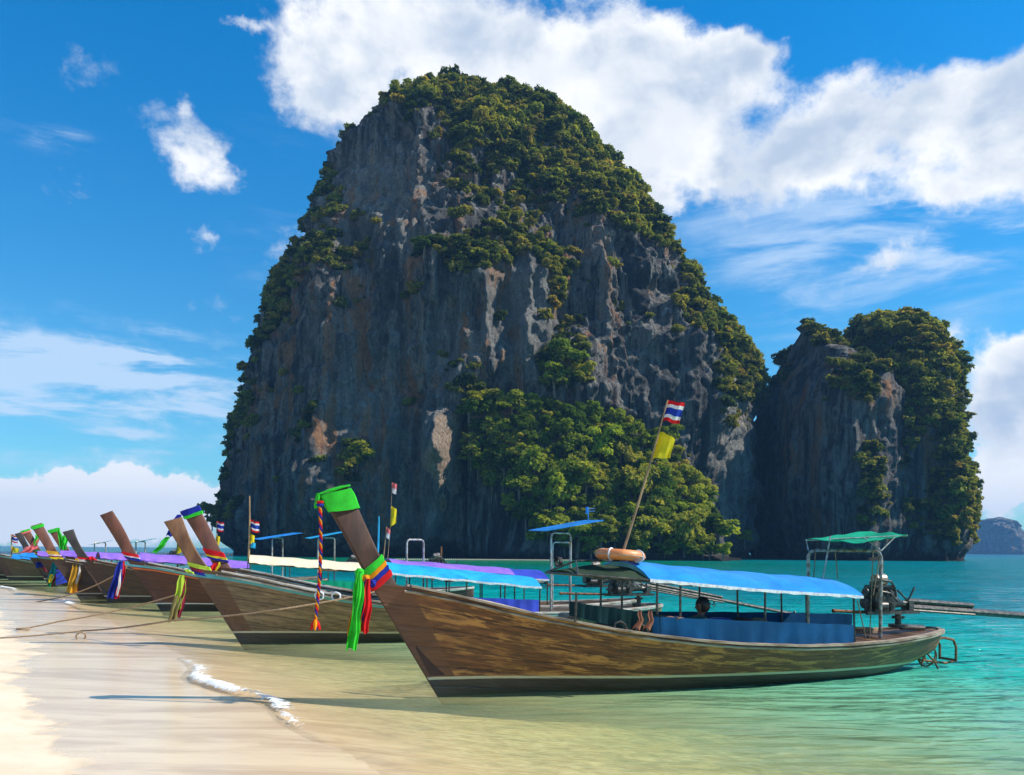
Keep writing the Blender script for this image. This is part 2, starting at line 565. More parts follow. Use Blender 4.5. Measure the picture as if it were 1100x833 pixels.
OCHRE = [(300, 430, 24, 60), (335, 490, 26, 50), (400, 350, 16, 40), (625, 250, 30, 40), (690, 310, 30, 50), (570, 345, 24, 50), (280, 520, 30, 30), (655, 290, 20, 60), (785, 470, 16, 60), (990, 520, 16, 50)]
SUN_PATCH = [(481, 470, 18, 28), (482, 500, 20, 26), (468, 494, 15, 17), (488, 520, 9, 14), (409, 505, 4, 5), (476, 540, 4, 12)]  # sunlit patches of the cliff, put into the rock colour
PALE = [(405, 450, 60, 95), (440, 560, 50, 40), (560, 330, 40, 60), (790, 470, 20, 80), (410, 210, 50, 50), (480, 380, 20, 60)]


def rock_shape(sil, Yc, dep, seed, amp, nth, nrow, front, power, dpow, bulges):
    Wm = (sil[:, 2]-sil[:, 1])/2*Yc/FPX
    cx = np.array([at((a_+b_)/2, y_, Yc).x for y_, a_, b_ in sil])
    zz = np.array([at((a_+b_)/2, y_, Yc).z for y_, a_, b_ in sil])
    s = np.concatenate([[0], np.cumsum(np.hypot(np.diff(zz), np.diff(Wm)))])
    q = np.linspace(0, s[-1], nrow)
    W, CX, ZZ = (np.interp(q, s, v) for v in (Wm, cx, zz))
    D = dep*(W/Wm.max())**dpow
    n1 = int(nth*front)
    th = np.concatenate([np.linspace(math.pi*.97, math.pi*2.03, n1, endpoint=False), np.linspace(math.pi*2.03, math.pi*2.97, nth-n1, endpoint=False)])
    ct, st = np.cos(th)[None, :], np.sin(th)[None, :]
    r = ((np.abs(ct)/W[:, None])**power+(np.abs(st)/D[:, None])**power)**(-1/power)
    X = CX[:, None]+r*ct
    Y = Yc+r*st
    Z = np.repeat(ZZ[:, None], nth, 1)
    # outward normal of the column
    nx, ny = ct/W[:, None], st/D[:, None]
    nl = np.hypot(nx, ny)
    nx, ny = nx/nl, ny/nl
    fr = .25+.75*np.abs(ny)
    taper = np.clip(W/Wm.max()*3, .15, 1)[:, None]
    big = (fbm(X*.028, Y*.028, Z*.012, 3, seed)-.5)*26
    rdg = fbm(X*.075, Y*.075, Z*.016, 4, seed+5)
    rdg = (1-np.abs(rdg*2-1)*1.6)
    mid = (rdg-.6)*6.5
    led = (fbm(X*.05, Y*.05, Z*.11, 4, seed+11)-.5)*7
    col = (fbm(X*.42, Y*.42, Z*.06, 4, seed+8)-.5)*4.6
    sm = (fbm(X*.5, Y*.5, Z*.38, 4, seed+9)-.5)*3.6
    disp = amp*(fr*(big+mid)+led*(.4+.6*fr)+col+sm)*taper
    for (bx, by, rx, ry, h) in bulges:
        px, py = topx(X, Y, Z)
        disp = disp+h*np.exp(-((px-bx)/rx)**2-((py-by)/ry)**2)*(ny < 0)
    # wave-cut notch at the waterline
    disp = disp-amp*3.2*np.exp(-((Z-1.0)/2.0)**2)
    X = X+nx*disp
    Y = Y+ny*disp
    lift = (fbm(X*.06, Y*.06, 0, 4, seed+3)-.5)*5*amp*np.clip(1-W/Wm.max(), 0, 1)[:, None]**2
    Z = Z+lift+(fbm(X*.3, Y*.3, Z*.3, 3, seed+14)-.5)*1.0*amp
    return X, Y, Z


def rock(name, sil, Yc, dep, seed, amp=1.0, nth=620, nrow=430, front=0.82, power=2.5, dpow=.8, bulges=(), kind='structure'):
    target = np.array(sil, float)
    sil = target.copy()
    ybase = target[-1, 0]
    for it in range(8):
        last = it == 7 or Yc > 1000
        X, Y, Z = rock_shape(sil, Yc, dep, seed, amp, nth if last else nth//3, nrow if last else nrow//3, front, power, dpow, bulges)
        if last:
            break
        px, py = topx(X.ravel(), Y.ravel(), Z.ravel())
        top = np.percentile(py, .15)
        k = (ybase-target[0, 0])/(ybase-top)
        new = sil.copy()
        for i, (y_, a_, b_) in enumerate(target):
            m_ = np.abs(py-y_) < 4
            if m_.sum() > 20:
                new[i, 1] += .5*(a_-px[m_].min())
                new[i, 2] += .5*(b_-px[m_].max())
        for c_i in (1, 2):
            e_ = np.clip(new[:, c_i]-target[:, c_i], -34, 34)
            e_[0] = e_[1] = e_[2]
            e_[1:-1] = (e_[:-2]+2*e_[1:-1]+e_[2:])/4
            new[:, c_i] = target[:, c_i]+e_
        w_ = new[:, 2]-new[:, 1]
        bad = w_ < 6
        c_ = (new[:, 1]+new[:, 2])/2
        new[bad, 1] = c_[bad]-3
        new[bad, 2] = c_[bad]+3
        new[:, 0] = ybase-(ybase-sil[:, 0])*(1+(k-1)*.9)
        # resample the widths back onto the shifted heights
        sil = new
    V = np.stack([X, Y, Z], -1).reshape(-1, 3)
    me = np_mesh(name, V, grid_faces(nrow, nth, True)[:, ::-1])
    px, py = topx(V[:, 0], V[:, 1], V[:, 2])
    for nm_, bl_ in (('ochre', OCHRE), ('pale', PALE), ('sun_patch', SUN_PATCH)):
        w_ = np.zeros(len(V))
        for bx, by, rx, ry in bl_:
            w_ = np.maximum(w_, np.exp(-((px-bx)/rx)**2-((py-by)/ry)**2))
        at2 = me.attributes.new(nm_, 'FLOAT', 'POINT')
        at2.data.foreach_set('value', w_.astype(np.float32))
    o = link_mesh(name, me, M_ROCK)
    tag(o, kind=kind)
    N = np.zeros(len(V)*3, np.float32)
    me.vertices.foreach_get('normal', N)
    return o, V, N.reshape(-1, 3)


SIL_MAIN = [(93, 500, 520), (96, 468, 548), (102, 436, 572), (116, 406, 598), (134, 384, 620), (155, 358, 640), (172, 347, 655), (205, 342, 680), (232, 334, 700),
            (262, 318, 722), (290, 300, 742), (310, 290, 752), (340, 277, 768), (365, 271, 788), (392, 266, 813), (420, 260, 817), (450, 252, 812),
            (480, 245, 812), (510, 239, 812), (540, 234, 812), (570, 236, 812), (590, 240, 812), (600, 244, 812), (612, 244, 812)]
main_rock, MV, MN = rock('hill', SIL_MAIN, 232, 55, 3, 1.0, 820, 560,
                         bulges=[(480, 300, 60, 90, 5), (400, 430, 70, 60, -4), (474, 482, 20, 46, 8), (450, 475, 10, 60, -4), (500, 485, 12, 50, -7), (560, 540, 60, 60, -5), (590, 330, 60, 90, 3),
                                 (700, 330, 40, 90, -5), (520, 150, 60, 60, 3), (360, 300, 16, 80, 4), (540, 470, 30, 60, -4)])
SIL_B = [(349, 862, 872), (354, 858, 886), (364, 852, 903), (380, 846, 925), (400, 836, 945), (415, 824, 960), (440, 812, 970), (480, 805, 975), (540, 800, 975), (585, 800, 975), (612, 800, 975)]
rock_b, BV, BN = rock('hill', SIL_B, 222, 30, 41, .62, 380, 300)
SIL_C = [(345, 942, 956), (349, 928, 970), (356, 916, 981), (368, 904, 992), (384, 894, 1002), (412, 880, 1009), (450, 866, 1012), (490, 856, 1012), (520, 850, 1018), (545, 850, 1023),
         (570, 850, 1024), (588, 850, 1020), (600, 850, 1016), (612, 850, 1016)]
rock_c, CV, CN = rock('hill', SIL_C, 234, 42, 77, .62, 460, 340)
SIL_D = [(557, 1066, 1072), (560, 1058, 1080), (566, 1052, 1087), (576, 1047, 1090), (590, 1045, 1092), (598, 1044, 1094)]
rock('hill', SIL_D, 1500, 60, 12, 1.6, 120, 60, dpow=.6)
SIL_E = [(588.5, 1087, 1088.5), (590, 1083, 1092), (593, 1078, 1102), (598, 1076, 1106)]
rock('hill', SIL_E, 1700, 30, 19, .8, 80, 30)


def front_depth(px, py, V, N):                # distance of the cliff surface seen at a photo pixel
    x_, y_ = topx(V[:, 0], V[:, 1], V[:, 2])
    k = (np.abs(x_-px) < 5) & (np.abs(y_-py) < 5)
    return V[k, 1].min() if k.any() else None


# ------------------------------------------------------------------ vegetation
def m_leaf(name, a, b, c):
    def f(t, p):
        oi = t.node('ShaderNodeObjectInfo').outputs['Random']
        at_ = t.node('ShaderNodeAttribute', attribute_name='tone').outputs['Fac']
        base = t.ramp(oi, [(0, tuple(q*.62 for q in a)), (.25, a), (.5, b), (.7, tuple((q+w)/2 for q, w in zip(b, c))), (.85, (b[0]*1.25, b[1]*1.3, b[2]*1.1)), (1, c)])
        col = t.mix(at_, t.mix(1.0, base, (.62, .70, .62), 'MULTIPLY'), t.mix(1.0, base, (1.45, 1.38, 1.1), 'MULTIPLY'))
        d = t.node('ShaderNodeBsdfDiffuse')
        t.put(d.inputs[0], col)
        tl = t.node('ShaderNodeBsdfTranslucent')
        t.put(tl.inputs[0], t.mix(1.0, col, (1.3, 1.35, .5), 'MULTIPLY'))
        mx = t.node('ShaderNodeMixShader')
        mx.inputs[0].default_value = .45
        t.l.new(d.outputs[0], mx.inputs[1])
        t.l.new(tl.outputs[0], mx.inputs[2])
        t.l.new(mx.outputs[0], t.n['Material Output'].inputs[0])
        t.n.remove(p)
    return mat(name, f)


M_LEAF = m_leaf('tree_leaves', (.10, .155, .024), (.235, .27, .034), (.38, .30, .06))
M_SHRUB = m_leaf('shrub_leaves', (.060, .085, .026), (.155, .170, .040), (.32, .23, .06))
M_BARK = mat('bark', color=(.16, .12, .085), rough=.9, var=.4, scale=3)


def leaf_cloud(name, lobes, n, size, seed, m, parent=None, fill=.55):
    """many small leaf sprays spread through lobes (cx,cy,cz,rx,ry,rz)"""
    rs = np.random.RandomState(seed)
    L = np.array(lobes, float)
    vol = (L[:, 3]*L[:, 4])**1.0
    k = rs.choice(len(L), n, p=vol/vol.sum())
    u = rs.normal(size=(n, 3))
    u /= np.linalg.norm(u, axis=1)[:, None]
    u[:, 2] = np.where(u[:, 2] < -.35, -u[:, 2], u[:, 2])
    r = (fill+(1-fill)*rs.rand(n))**.7
    P = L[k, :3]+u*L[k, 3:6]*r[:, None]
    P += rs.normal(size=(n, 3))*size*.35
    nrm = u*L[k, 3:6].mean(1)[:, None]*.0+u*.9+rs.normal(size=(n, 3))*.55+np.array([0, 0, .5])
    nrm /= np.linalg.norm(nrm, axis=1)[:, None]
    a = np.cross(nrm, rs.normal(size=(n, 3)))
    a /= np.linalg.norm(a, axis=1)[:, None]
    b = np.cross(nrm, a)
    s = (size*(.6+.8*rs.rand(n)))[:, None]
    q = (.45+.4*rs.rand(n))[:, None]
    V = np.stack([P-a*s, P-b*s*q-nrm*s*.15, P+a*s, P+b*s*q-nrm*s*.15], 1).reshape(-1, 3)
    F = np.arange(n*4).reshape(-1, 4)
    me = np_mesh(name, V, F)
    at_ = me.attributes.new('tone', 'FLOAT', 'POINT')
    tone = np.clip(rs.rand(n)*.6+(rs.rand(len(L))[k])*.6-.1, 0, 1)
    at_.data.foreach_set('value', np.repeat(tone, 4).astype(np.float32))
    me.materials.append(m)
    return me


def crown_lobes(rs, n, flat=.7):
    L = [(0, 0, .15, .62, .62, .5)]
    for i in range(n):
        a = i/n*2*math.pi+rs.uniform(-.4, .4)
        d = rs.uniform(.35, .72)
        r = rs.uniform(.17, .46)
        L.append((d*math.cos(a), d*math.sin(a), rs.uniform(-.45, .65)*flat+.05, r, r*rs.uniform(.7, 1), r*rs.uniform(.5, .95)))
    return L


SHRUBS = []
for i in range(5):
    rs = random.Random(50+i)
    SHRUBS.append(leaf_cloud('shrub_clump', crown_lobes(rs, 5+i % 3), 420, .16, 60+i, M_SHRUB))
CROWNS = []
for i in range(7):
    rs = random.Random(90+i)
    CROWNS.append(leaf_cloud('crown', crown_lobes(rs, 7+i % 4, .9), 1500, .088, 160+i, M_LEAF))


def scatter(name, pts, scl, rot, meshes, label=None, seed=0):
    """one ground-cover object: leaf clumps instanced on its points"""
    src = []
    col = bpy.data.collections.new(name+'_clumps')
    for i, me in enumerate(meshes):
        o = bpy.data.objects.new('shrub_clump', me)
        col.objects.link(o)
    me = bpy.data.meshes.new(name)
    me.vertices.add(len(pts))
    me.vertices.foreach_set('co', np.asarray(pts, np.float32).ravel())
    for nm, arr, ty in (('scl', scl, 'FLOAT_VECTOR'), ('rot', rot, 'FLOAT_VECTOR')):
        a = me.attributes.new(nm, ty, 'POINT')
        a.data.foreach_set('vector', np.asarray(arr, np.float32).ravel())
    o = bpy.data.objects.new(name, me)
    C.objects.link(o)
    ng = bpy.data.node_groups.new(name, 'GeometryNodeTree')
    ng.interface.new_socket('Geometry', in_out='INPUT', socket_type='NodeSocketGeometry')
    ng.interface.new_socket('Geometry', in_out='OUTPUT', socket_type='NodeSocketGeometry')
    N, L = ng.nodes, ng.links
    gi, go = N.new('NodeGroupInput'), N.new('NodeGroupOutput')
    iop = N.new('GeometryNodeInstanceOnPoints')
    ci = N.new('GeometryNodeCollectionInfo')
    ci.inputs[0].default_value = col
    ci.inputs['Separate Children'].default_value = True
    ci.inputs['Reset Children'].default_value = True
    iop.inputs['Pick Instance'].default_value = True
    na = {}
    for nm in ('scl', 'rot'):
        n = N.new('GeometryNodeInputNamedAttribute')
        n.data_type = 'FLOAT_VECTOR'
        n.inputs[0].default_value = nm
        na[nm] = n
    L.new(gi.outputs[0], iop.inputs['Points'])
    L.new(ci.outputs[0], iop.inputs['Instance'])
    L.new(na['rot'].outputs[0], iop.inputs['Rotation'])
    L.new(na['scl'].outputs[0], iop.inputs['Scale'])
    ri = N.new('FunctionNodeRandomValue')
    ri.data_type = 'INT'
    ri.inputs[4].default_value = 0
    ri.inputs[5].default_value = len(meshes)-1
    L.new(ri.outputs[2], iop.inputs['Instance Index'])
    L.new(iop.outputs[0], go.inputs[0])
    md = o.modifiers.new('scatter', 'NODES')
    md.node_group = ng
    tag(o, label, 'undergrowth', kind='stuff')
    return o


def veg_weight(px, py, blobs):
    w = np.zeros_like(px)
    for (x, y, rx, ry, a_) in blobs:
        e_ = a_*np.exp(-((px-x)/rx)**2-((py-y)/ry)**2)
        w = np.maximum(w, e_) if a_ > 0 else w+e_
    return w


def cover(name, V, N, blobs, seed, spacing, base, label, smin=.6, smax=2.9, edge=None, slopew=.9):
    px, py = topx(V[:, 0], V[:, 1], V[:, 2])
    w = veg_weight(px, py, blobs)+np.clip(N[:, 2], 0, 1)*slopew
    w = w+(fbm(V[:, 0]*.09, V[:, 1]*.09, V[:, 2]*.09, 4, seed)-.5)*1.5+(fbm(V[:, 0]*.33, V[:, 1]*.33, V[:, 2]*.26, 3, seed+4)-.5)*1.5+base
    if edge is not None:
        w = w+edge(px, py)
    w = np.where(V[:, 2] < 4.0, -1, w)
    idx = np.nonzero((w > .5))[0]
    rs = np.random.RandomState(seed)
    rs.shuffle(idx)
    cells, out = set(), []
    q = np.floor(V/spacing).astype(int)
    for i in idx:
        c = tuple(q[i])
        if c in cells:
            continue
        cells.add(c)
        out.append(i)
    out = np.array(out)
    n = len(out)
    s = smin+(smax-smin)*rs.rand(n)**2.6
    s = s*np.clip(.75+.6*(w[out]-.5), .7, 1.35)
    P = V[out]+N[out]*(s*.25)[:, None]
    scl = np.stack([s, s, s*(.7+.5*rs.rand(n))], -1)
    rot = np.stack([rs.rand(n)*.4-.2, rs.rand(n)*.4-.2, rs.rand(n)*6.28], -1)
    print(name, n)
    return scatter(name, P, scl, rot, SHRUBS, label)


def edge_main(px, py):
    L = np.interp(py, [r_[0] for r_ in SIL_MAIN], [r_[1] for r_ in SIL_MAIN])
    Rr = np.interp(py, [r_[0] for r_ in SIL_MAIN], [r_[2] for r_ in SIL_MAIN])
    e = .62*np.exp(-((px-L)/17)**2)*(py > 170)+.85*np.exp(-((px-Rr)/17)**2)*(py < 430)
    return e


VB_MAIN = [(500, 95, 130, 32, 1.2), (430, 125, 50, 30, .9), (540, 130, 80, 50, 1.2), (600, 160, 50, 50, 1.1), (650, 215, 40, 42, 1.0), (500, 190, 45, 55, .85),
           (550, 245, 40, 45, .85), (480, 272, 60, 16, .9), (520, 275, 40, 22, .8), (370, 282, 34, 14, 1.0), (445, 312, 28, 24, 1.0), (478, 340, 20, 40, .75), (490, 385, 14, 40, .7),
           (605, 395, 28, 30, 1.4), (385, 487, 18, 16, 1.3), (372, 505, 10, 14, 1.0), (505, 410, 25, 12, .9), (362, 222, 10, 20, .9), (352, 255, 10, 30, .6), (600, 300, 20, 40, .7), (695, 240, 26, 26, 1.0),
           (745, 330, 20, 40, .8), (780, 385, 26, 34, 1.0), (735, 485, 14, 14, .8), (790, 450, 16, 30, .5), (520, 440, 30, 16, 1.2), (540, 350, 14, 40, .6), (445, 150, 30, 30, .6)]
VB_MAIN += [(400, 345, 70, 45, -.7), (410, 200, 50, 62, -.9), (330, 420, 60, 70, -.6), (400, 262, 30, 16, -.3), (660, 320, 50, 60, -.5), (300, 320, 14, 40, .6)]
cover('cliff_shrubs', MV, MN, VB_MAIN, 5, 1.25, -.47, 'dark olive shrubs clinging to the ledges and crest of the tallest cliff', edge=edge_main, slopew=.75)
VB_B = [(868, 352, 16, 8, .7), (890, 366, 16, 10, .7), (845, 385, 10, 16, 1.0), (925, 420, 18, 40, 1.2), (935, 500, 14, 60, 1.2), (830, 405, 12, 10, .9), (900, 400, 14, 24, .7)]
cover('cliff_shrubs', BV, BN, VB_B, 15, 1.35, -.30, 'dark shrubs in gullies of the notched cliff right of the tallest one', slopew=.35)
VB_C = [(960, 350, 60, 20, 1.1), (990, 400, 40, 50, 1.1), (960, 430, 50, 60, 1.3), (930, 470, 25, 60, 1.1), (1010, 470, 24, 60, 1.0), (1020, 540, 34, 44, 1.2), (960, 540, 22, 50, .9), (985, 500, 16, 30, -.4), (940, 380, 34, 26, .6)]
cover('cliff_shrubs', CV, CN, VB_C, 25, 1.35, -.02, 'sunlit olive shrubs covering the rounded hill on the far right', slopew=.8)


# ---- wooded apron at the foot of the big cliff
AP_TOP = np.array([(488, 470), (500, 432), (520, 421), (560, 424), (600, 436), (650, 450), (690, 452), (725, 478), (745, 505), (760, 535), (774, 562), (784, 590)], float)


_mx, _my = topx(MV[:, 0], MV[:, 1], MV[:, 2])
_cols = np.arange(480, 806, 9.0)
_front = []
for c_ in _cols:
    yt_ = np.interp(c_, AP_TOP[:, 0], AP_TOP[:, 1])
    k_ = (np.abs(_mx-c_) < 9) & (_my > yt_-8) & (_my < 596) & (MV[:, 1] < 215)
    _front.append(np.percentile(MV[k_, 1], 2) if k_.sum() > 5 else 185)
_front = np.array(_front)
for _ in range(3):
    _front[1:-1] = (_front[:-2]+_front[1:-1]*2+_front[2:])/4


def apron_pt(px, v):                          # v 0 at the top edge, 1 at the water
    yt = np.interp(px, AP_TOP[:, 0], AP_TOP[:, 1])+6
    y0 = np.interp(px, _cols, _front)-.5
    Yv = y0+(np.minimum(y0, 176)-15-y0)*np.clip((px-500)/55, 0, 1)*v**.85
    ys_ = yt+(602-yt)*v
    dx, dy = px-HX+ROLL*(ys_-HY), ys_-HY-ROLL*(px-HX)
    return dx*Yv/FPX, Yv, EYE-dy*Yv/FPX-.6


pxs = np.linspace(502, 797, 90)
vs = np.linspace(0, 1, 60)
P_, V_ = np.meshgrid(pxs, vs)
X, Y, Z = apron_pt(P_, V_)
Y = Y+(fbm(X*.12, Z*.12, 0, 4, 71)-.5)*5
me = np_mesh('apron', np.stack([X, Y, Z], -1).reshape(-1, 3), grid_faces(60, 90))
M_EARTH = mat('shaded_earth', color=(.05, .045, .03), rough=.95, c2=(.09, .075, .05), scale=.4, bump=.5, bscale=2)
tag(link_mesh('hill', me, M_ROCK), kind='structure')

trunk_meshes = []
for i in range(3):
    bm = bmesh.new()
    prev = None
    rs = random.Random(i)

    def limb(p0, p1, r0, r1, k=6):
        d_ = (p1-p0).normalized()
        u_ = d_.orthogonal().normalized()
        w_ = d_.cross(u_)
        A = [bm.verts.new(p0+(u_*math.cos(6.283*j/k)+w_*math.sin(6.283*j/k))*r0) for j in range(k)]
        B = [bm.verts.new(p1+(u_*math.cos(6.283*j/k)+w_*math.sin(6.283*j/k))*r1) for j in range(k)]
        for j in range(k):
            bm.faces.new((A[j], A[(j+1) % k], B[(j+1) % k], B[j]))
        bm.faces.new(B)
    top = Vector((rs.uniform(-.1, .1), rs.uniform(-.1, .1), 0))
    limb(Vector((0, 0, -1.3)), top, .075, .05)
    for j in range(6):
        a_ = j*1.05+rs.random()
        limb(top+Vector((0, 0, -.12*(j % 3))), Vector((math.cos(a_)*.6, math.sin(a_)*.6, rs.uniform(.1, .5))), .035, .01, 5)
    me = bpy.data.meshes.new('trunk')
    bm.to_mesh(me)
    me.materials.append(M_BARK)
    trunk_meshes.append(me)


def tree(loc, r, hz, rz, ci, label, group):
    t_ = empty('broadleaf_tree', loc, rz)
    t_.scale = (r, r, r*hz)
    tag(t_, label, 'tree', group)
    for nm, me in (('crown', CROWNS[ci]), ('trunk', trunk_meshes[ci % 3])):
        o = bpy.data.objects.new(nm, me)
        C.objects.link(o)
        o.parent = t_
    return t_


def forest():
    rs = random.Random(11)
    pts = []
    tries = 0
    while len(pts) < 255 and tries < 16000:
        tries += 1
        px = rs.uniform(503, 778)
        v = rs.random()**1.0*.97
        lo = np.interp(px, [490, 515, 560, 600, 790], [.30, .50, .74, .95, .97])
        if v > lo:
            continue
        X_, Y_, Z_ = (float(q) for q in apron_pt(np.array(px), np.array(v)))
        r = (1.7+3.3*rs.random()**1.7)*(1.1 if v > .5 else .95)
        sx, sy = topx(X_, Y_, Z_)
        if any((sx-a_)**2+((sy-b_)*1.25)**2 < ((r+c_)*1.72)**2 for a_, b_, c_ in pts):
            continue
        pts.append((sx, sy, r))
        row = 'at the water edge' if v > .72 else 'halfway up the wood' if v > .33 else 'along the top of the wood'
        side = 'under the sunlit patch of cliff' if px < 585 else 'below the sheer middle cliff' if px < 690 else 'towards its right tip'
        tree((X_, Y_-.8, max(Z_+r*.6, r*1.0)), r, rs.uniform(.65, 1.3), rs.uniform(0, 6.28), rs.randrange(7),
             'bushy tree %s, %s' % (row, side), 'trees on the wooded slope, '+row+', '+side)
    print('trees', len(pts))


forest()
# bigger single trees on ledges of the cliff
for k, (x, y, r, lab) in enumerate([(608, 388, 5.2, 'large dark green tree alone on a mid-height ledge of the tallest cliff'),
                                    (596, 405, 4.0, 'smaller tree crowding the left foot of the big ledge tree'),
                                    (624, 402, 3.6, 'smaller tree crowding the right foot of the big ledge tree'),
                                    (384, 484, 3.6, 'tree jutting from the cliff above the green-capped prow'),
                                    (378, 498, 2.6, 'small tree under the one jutting above the green-capped prow'),
                                    (222, 548, 3.4, 'tree overhanging the sea at the left foot of the tallest cliff'),
                                    (228, 560, 2.4, 'lower small tree hanging at the left foot of the tallest cliff'),
                                    (800, 578, 2.4, 'bright small tree at the foot of the cliff right of the wood'),
                                    (455, 262, 3.0, 'round tree on the upper ledge left of the central gully'),
                                    (780, 345, 3.0, 'tree standing out on the right shoulder of the tallest cliff'),
                                    (616, 130, 2.8, 'tree sticking out of the crest, upper right of the tallest cliff')]):
    Yd = front_depth(x, y, MV, MN) or 232
    if x < 240:
        Yd = 225
    tree(at(x, y, Yd-1.0), r, .85, k*1.3, k % 7, lab, None)

# ------------------------------------------------------------------ haze: the far islet fades to blue
def haze():
    bm = bmesh.new()
    bmesh.ops.create_cube(bm, size=1)
    for v in bm.verts:
        v.co = Vector((v.co.x*5200, v.co.y*5200, -5.2+(v.co.z+.5)*150))
    me = bpy.data.meshes.new('haze')
    bm.to_mesh(me)
    m = bpy.data.materials.new('haze')
    m.use_nodes = True
    t = NT(m.node_tree)
    t.n.remove(t.n['Principled BSDF'])
    v = t.node('ShaderNodeVolumePrincipled')
    v.inputs['Color'].default_value = (.22, .52, .95, 1)
    v.inputs['Density'].default_value = HAZE
    v.inputs['Anisotropy'].default_value = 0.0
    t.l.new(v.outputs[0], t.n['Material Output'].inputs['Volume'])
    tag(link_mesh('haze', me, m, smooth=False), kind='stuff')


HAZE = 0.00024
haze()


# ------------------------------------------------------------------ mesh builder
class MB:
    def __init__(s):
        s.bm = bmesh.new()

    def box(s, c, size, rot=None, bev=0.0):
        M = Matrix.Translation(c) @ (rot.to_4x4() if rot else Matrix.Identity(4)) @ Matrix.Diagonal((*size, 1))
        r = bmesh.ops.create_cube(s.bm, size=1, matrix=M)
        if bev:
            es = list({e for v in r['verts'] for e in v.link_edges})
            bmesh.ops.bevel(s.bm, geom=es, offset=bev, segments=2, affect='EDGES')
        return s

    def tube(s, pts, r, k=8, closed=False, flat=1.0):
        pts = [Vector(p) for p in pts]
        n = len(pts)
        rr = r if isinstance(r, (list, tuple)) else [r]*n
        rings = []
        u = None
        for i, p in enumerate(pts):
            if closed:
                d = pts[(i+1) % n]-pts[i-1]
            else:
                d = pts[min(i+1, n-1)]-pts[max(i-1, 0)]
            d.normalize()
            if u is None:
                u = d.orthogonal().normalized()
            u = (u-d*u.dot(d)).normalized()
            w = d.cross(u)
            rings.append([s.bm.verts.new(p+(u*math.cos(math.tau*j/k)+w*math.sin(math.tau*j/k)*flat)*rr[i]) for j in range(k)])
        m = n if closed else n-1
        for i in range(m):
            A, B = rings[i], rings[(i+1) % n]
            for j in range(k):
                s.bm.faces.new((A[j], A[(j+1) % k], B[(j+1) % k], B[j]))
        if not closed:
            s.bm.faces.new(rings[0][::-1])
            s.bm.faces.new(rings[-1])
        return s

    def cyl(s, a, b, r, r2=None, k=12):
        return s.tube([a, b], [r, r if r2 is None else r2], k)

    def torus(s, c, R_, r, axis='Y', k=8, n=24):
        pts = []
        for i in range(n):
            a = math.tau*i/n
            x, y = math.cos(a)*R_, math.sin(a)*R_
            pts.append(Vector(c)+Vector({'X': (0, x, y), 'Y': (x, 0, y), 'Z': (x, y, 0)}[axis]))
        return s.tube(pts, r, k, True)

    def sheet(s, rows, th=.012):               # closed thin sheet from a grid of points
        rows = [[Vector(p) for p in r] for r in rows]
        nr, nc = len(rows), len(rows[0])
        N = []
        for i in range(nr):
            q = []
            for j in range(nc):
                du = rows[min(i+1, nr-1)][j]-rows[max(i-1, 0)][j]
                dv = rows[i][min(j+1, nc-1)]-rows[i][max(j-1, 0)]
                n = du.cross(dv)
                q.append(n.normalized() if n.length > 1e-9 else Vector((0, 0, 1)))
            N.append(q)
        T = [[s.bm.verts.new(rows[i][j]+N[i][j]*th/2) for j in range(nc)] for i in range(nr)]
        B = [[s.bm.verts.new(rows[i][j]-N[i][j]*th/2) for j in range(nc)] for i in range(nr)]
        for i in range(nr-1):
            for j in range(nc-1):
                s.bm.faces.new((T[i][j], T[i+1][j], T[i+1][j+1], T[i][j+1]))
                s.bm.faces.new((B[i][j], B[i][j+1], B[i+1][j+1], B[i+1][j]))
        for i in range(nr-1):
            s.bm.faces.new((T[i][0], B[i][0], B[i+1][0], T[i+1][0]))
            s.bm.faces.new((T[i][-1], T[i+1][-1], B[i+1][-1], B[i][-1]))
        for j in range(nc-1):
            s.bm.faces.new((T[0][j], T[0][j+1], B[0][j+1], B[0][j]))
            s.bm.faces.new((T[-1][j], B[-1][j], B[-1][j+1], T[-1][j+1]))
        return s

    def prism(s, outline, y0, y1):             # outline in x,z
        A = [s.bm.verts.new((x, y0, z)) for x, z in outline]
        B = [s.bm.verts.new((x, y1, z)) for x, z in outline]
        n = len(A)
        s.bm.faces.new(A)
        s.bm.faces.new(B[::-1])
        for i in range(n):
            s.bm.faces.new((A[i], B[i], B[(i+1) % n], A[(i+1) % n]))
        return s

    def build(s, name, m, parent=None, smooth=True, mods=None):
        bmesh.ops.recalc_face_normals(s.bm, faces=s.bm.faces)
        me = bpy.data.meshes.new(name)
        s.bm.to_mesh(me)
        s.bm.free()
        o = link_mesh(name, me, m, parent, smooth)
        if smooth:
            for e in me.edges:
                pass
            bm = bmesh.new()
            bm.from_mesh(me)
            for e in bm.edges:
                if len(e.link_faces) == 2 and e.calc_face_angle(0) > .65:
                    e.smooth = False
            bm.to_mesh(me)
            bm.free()
        return o


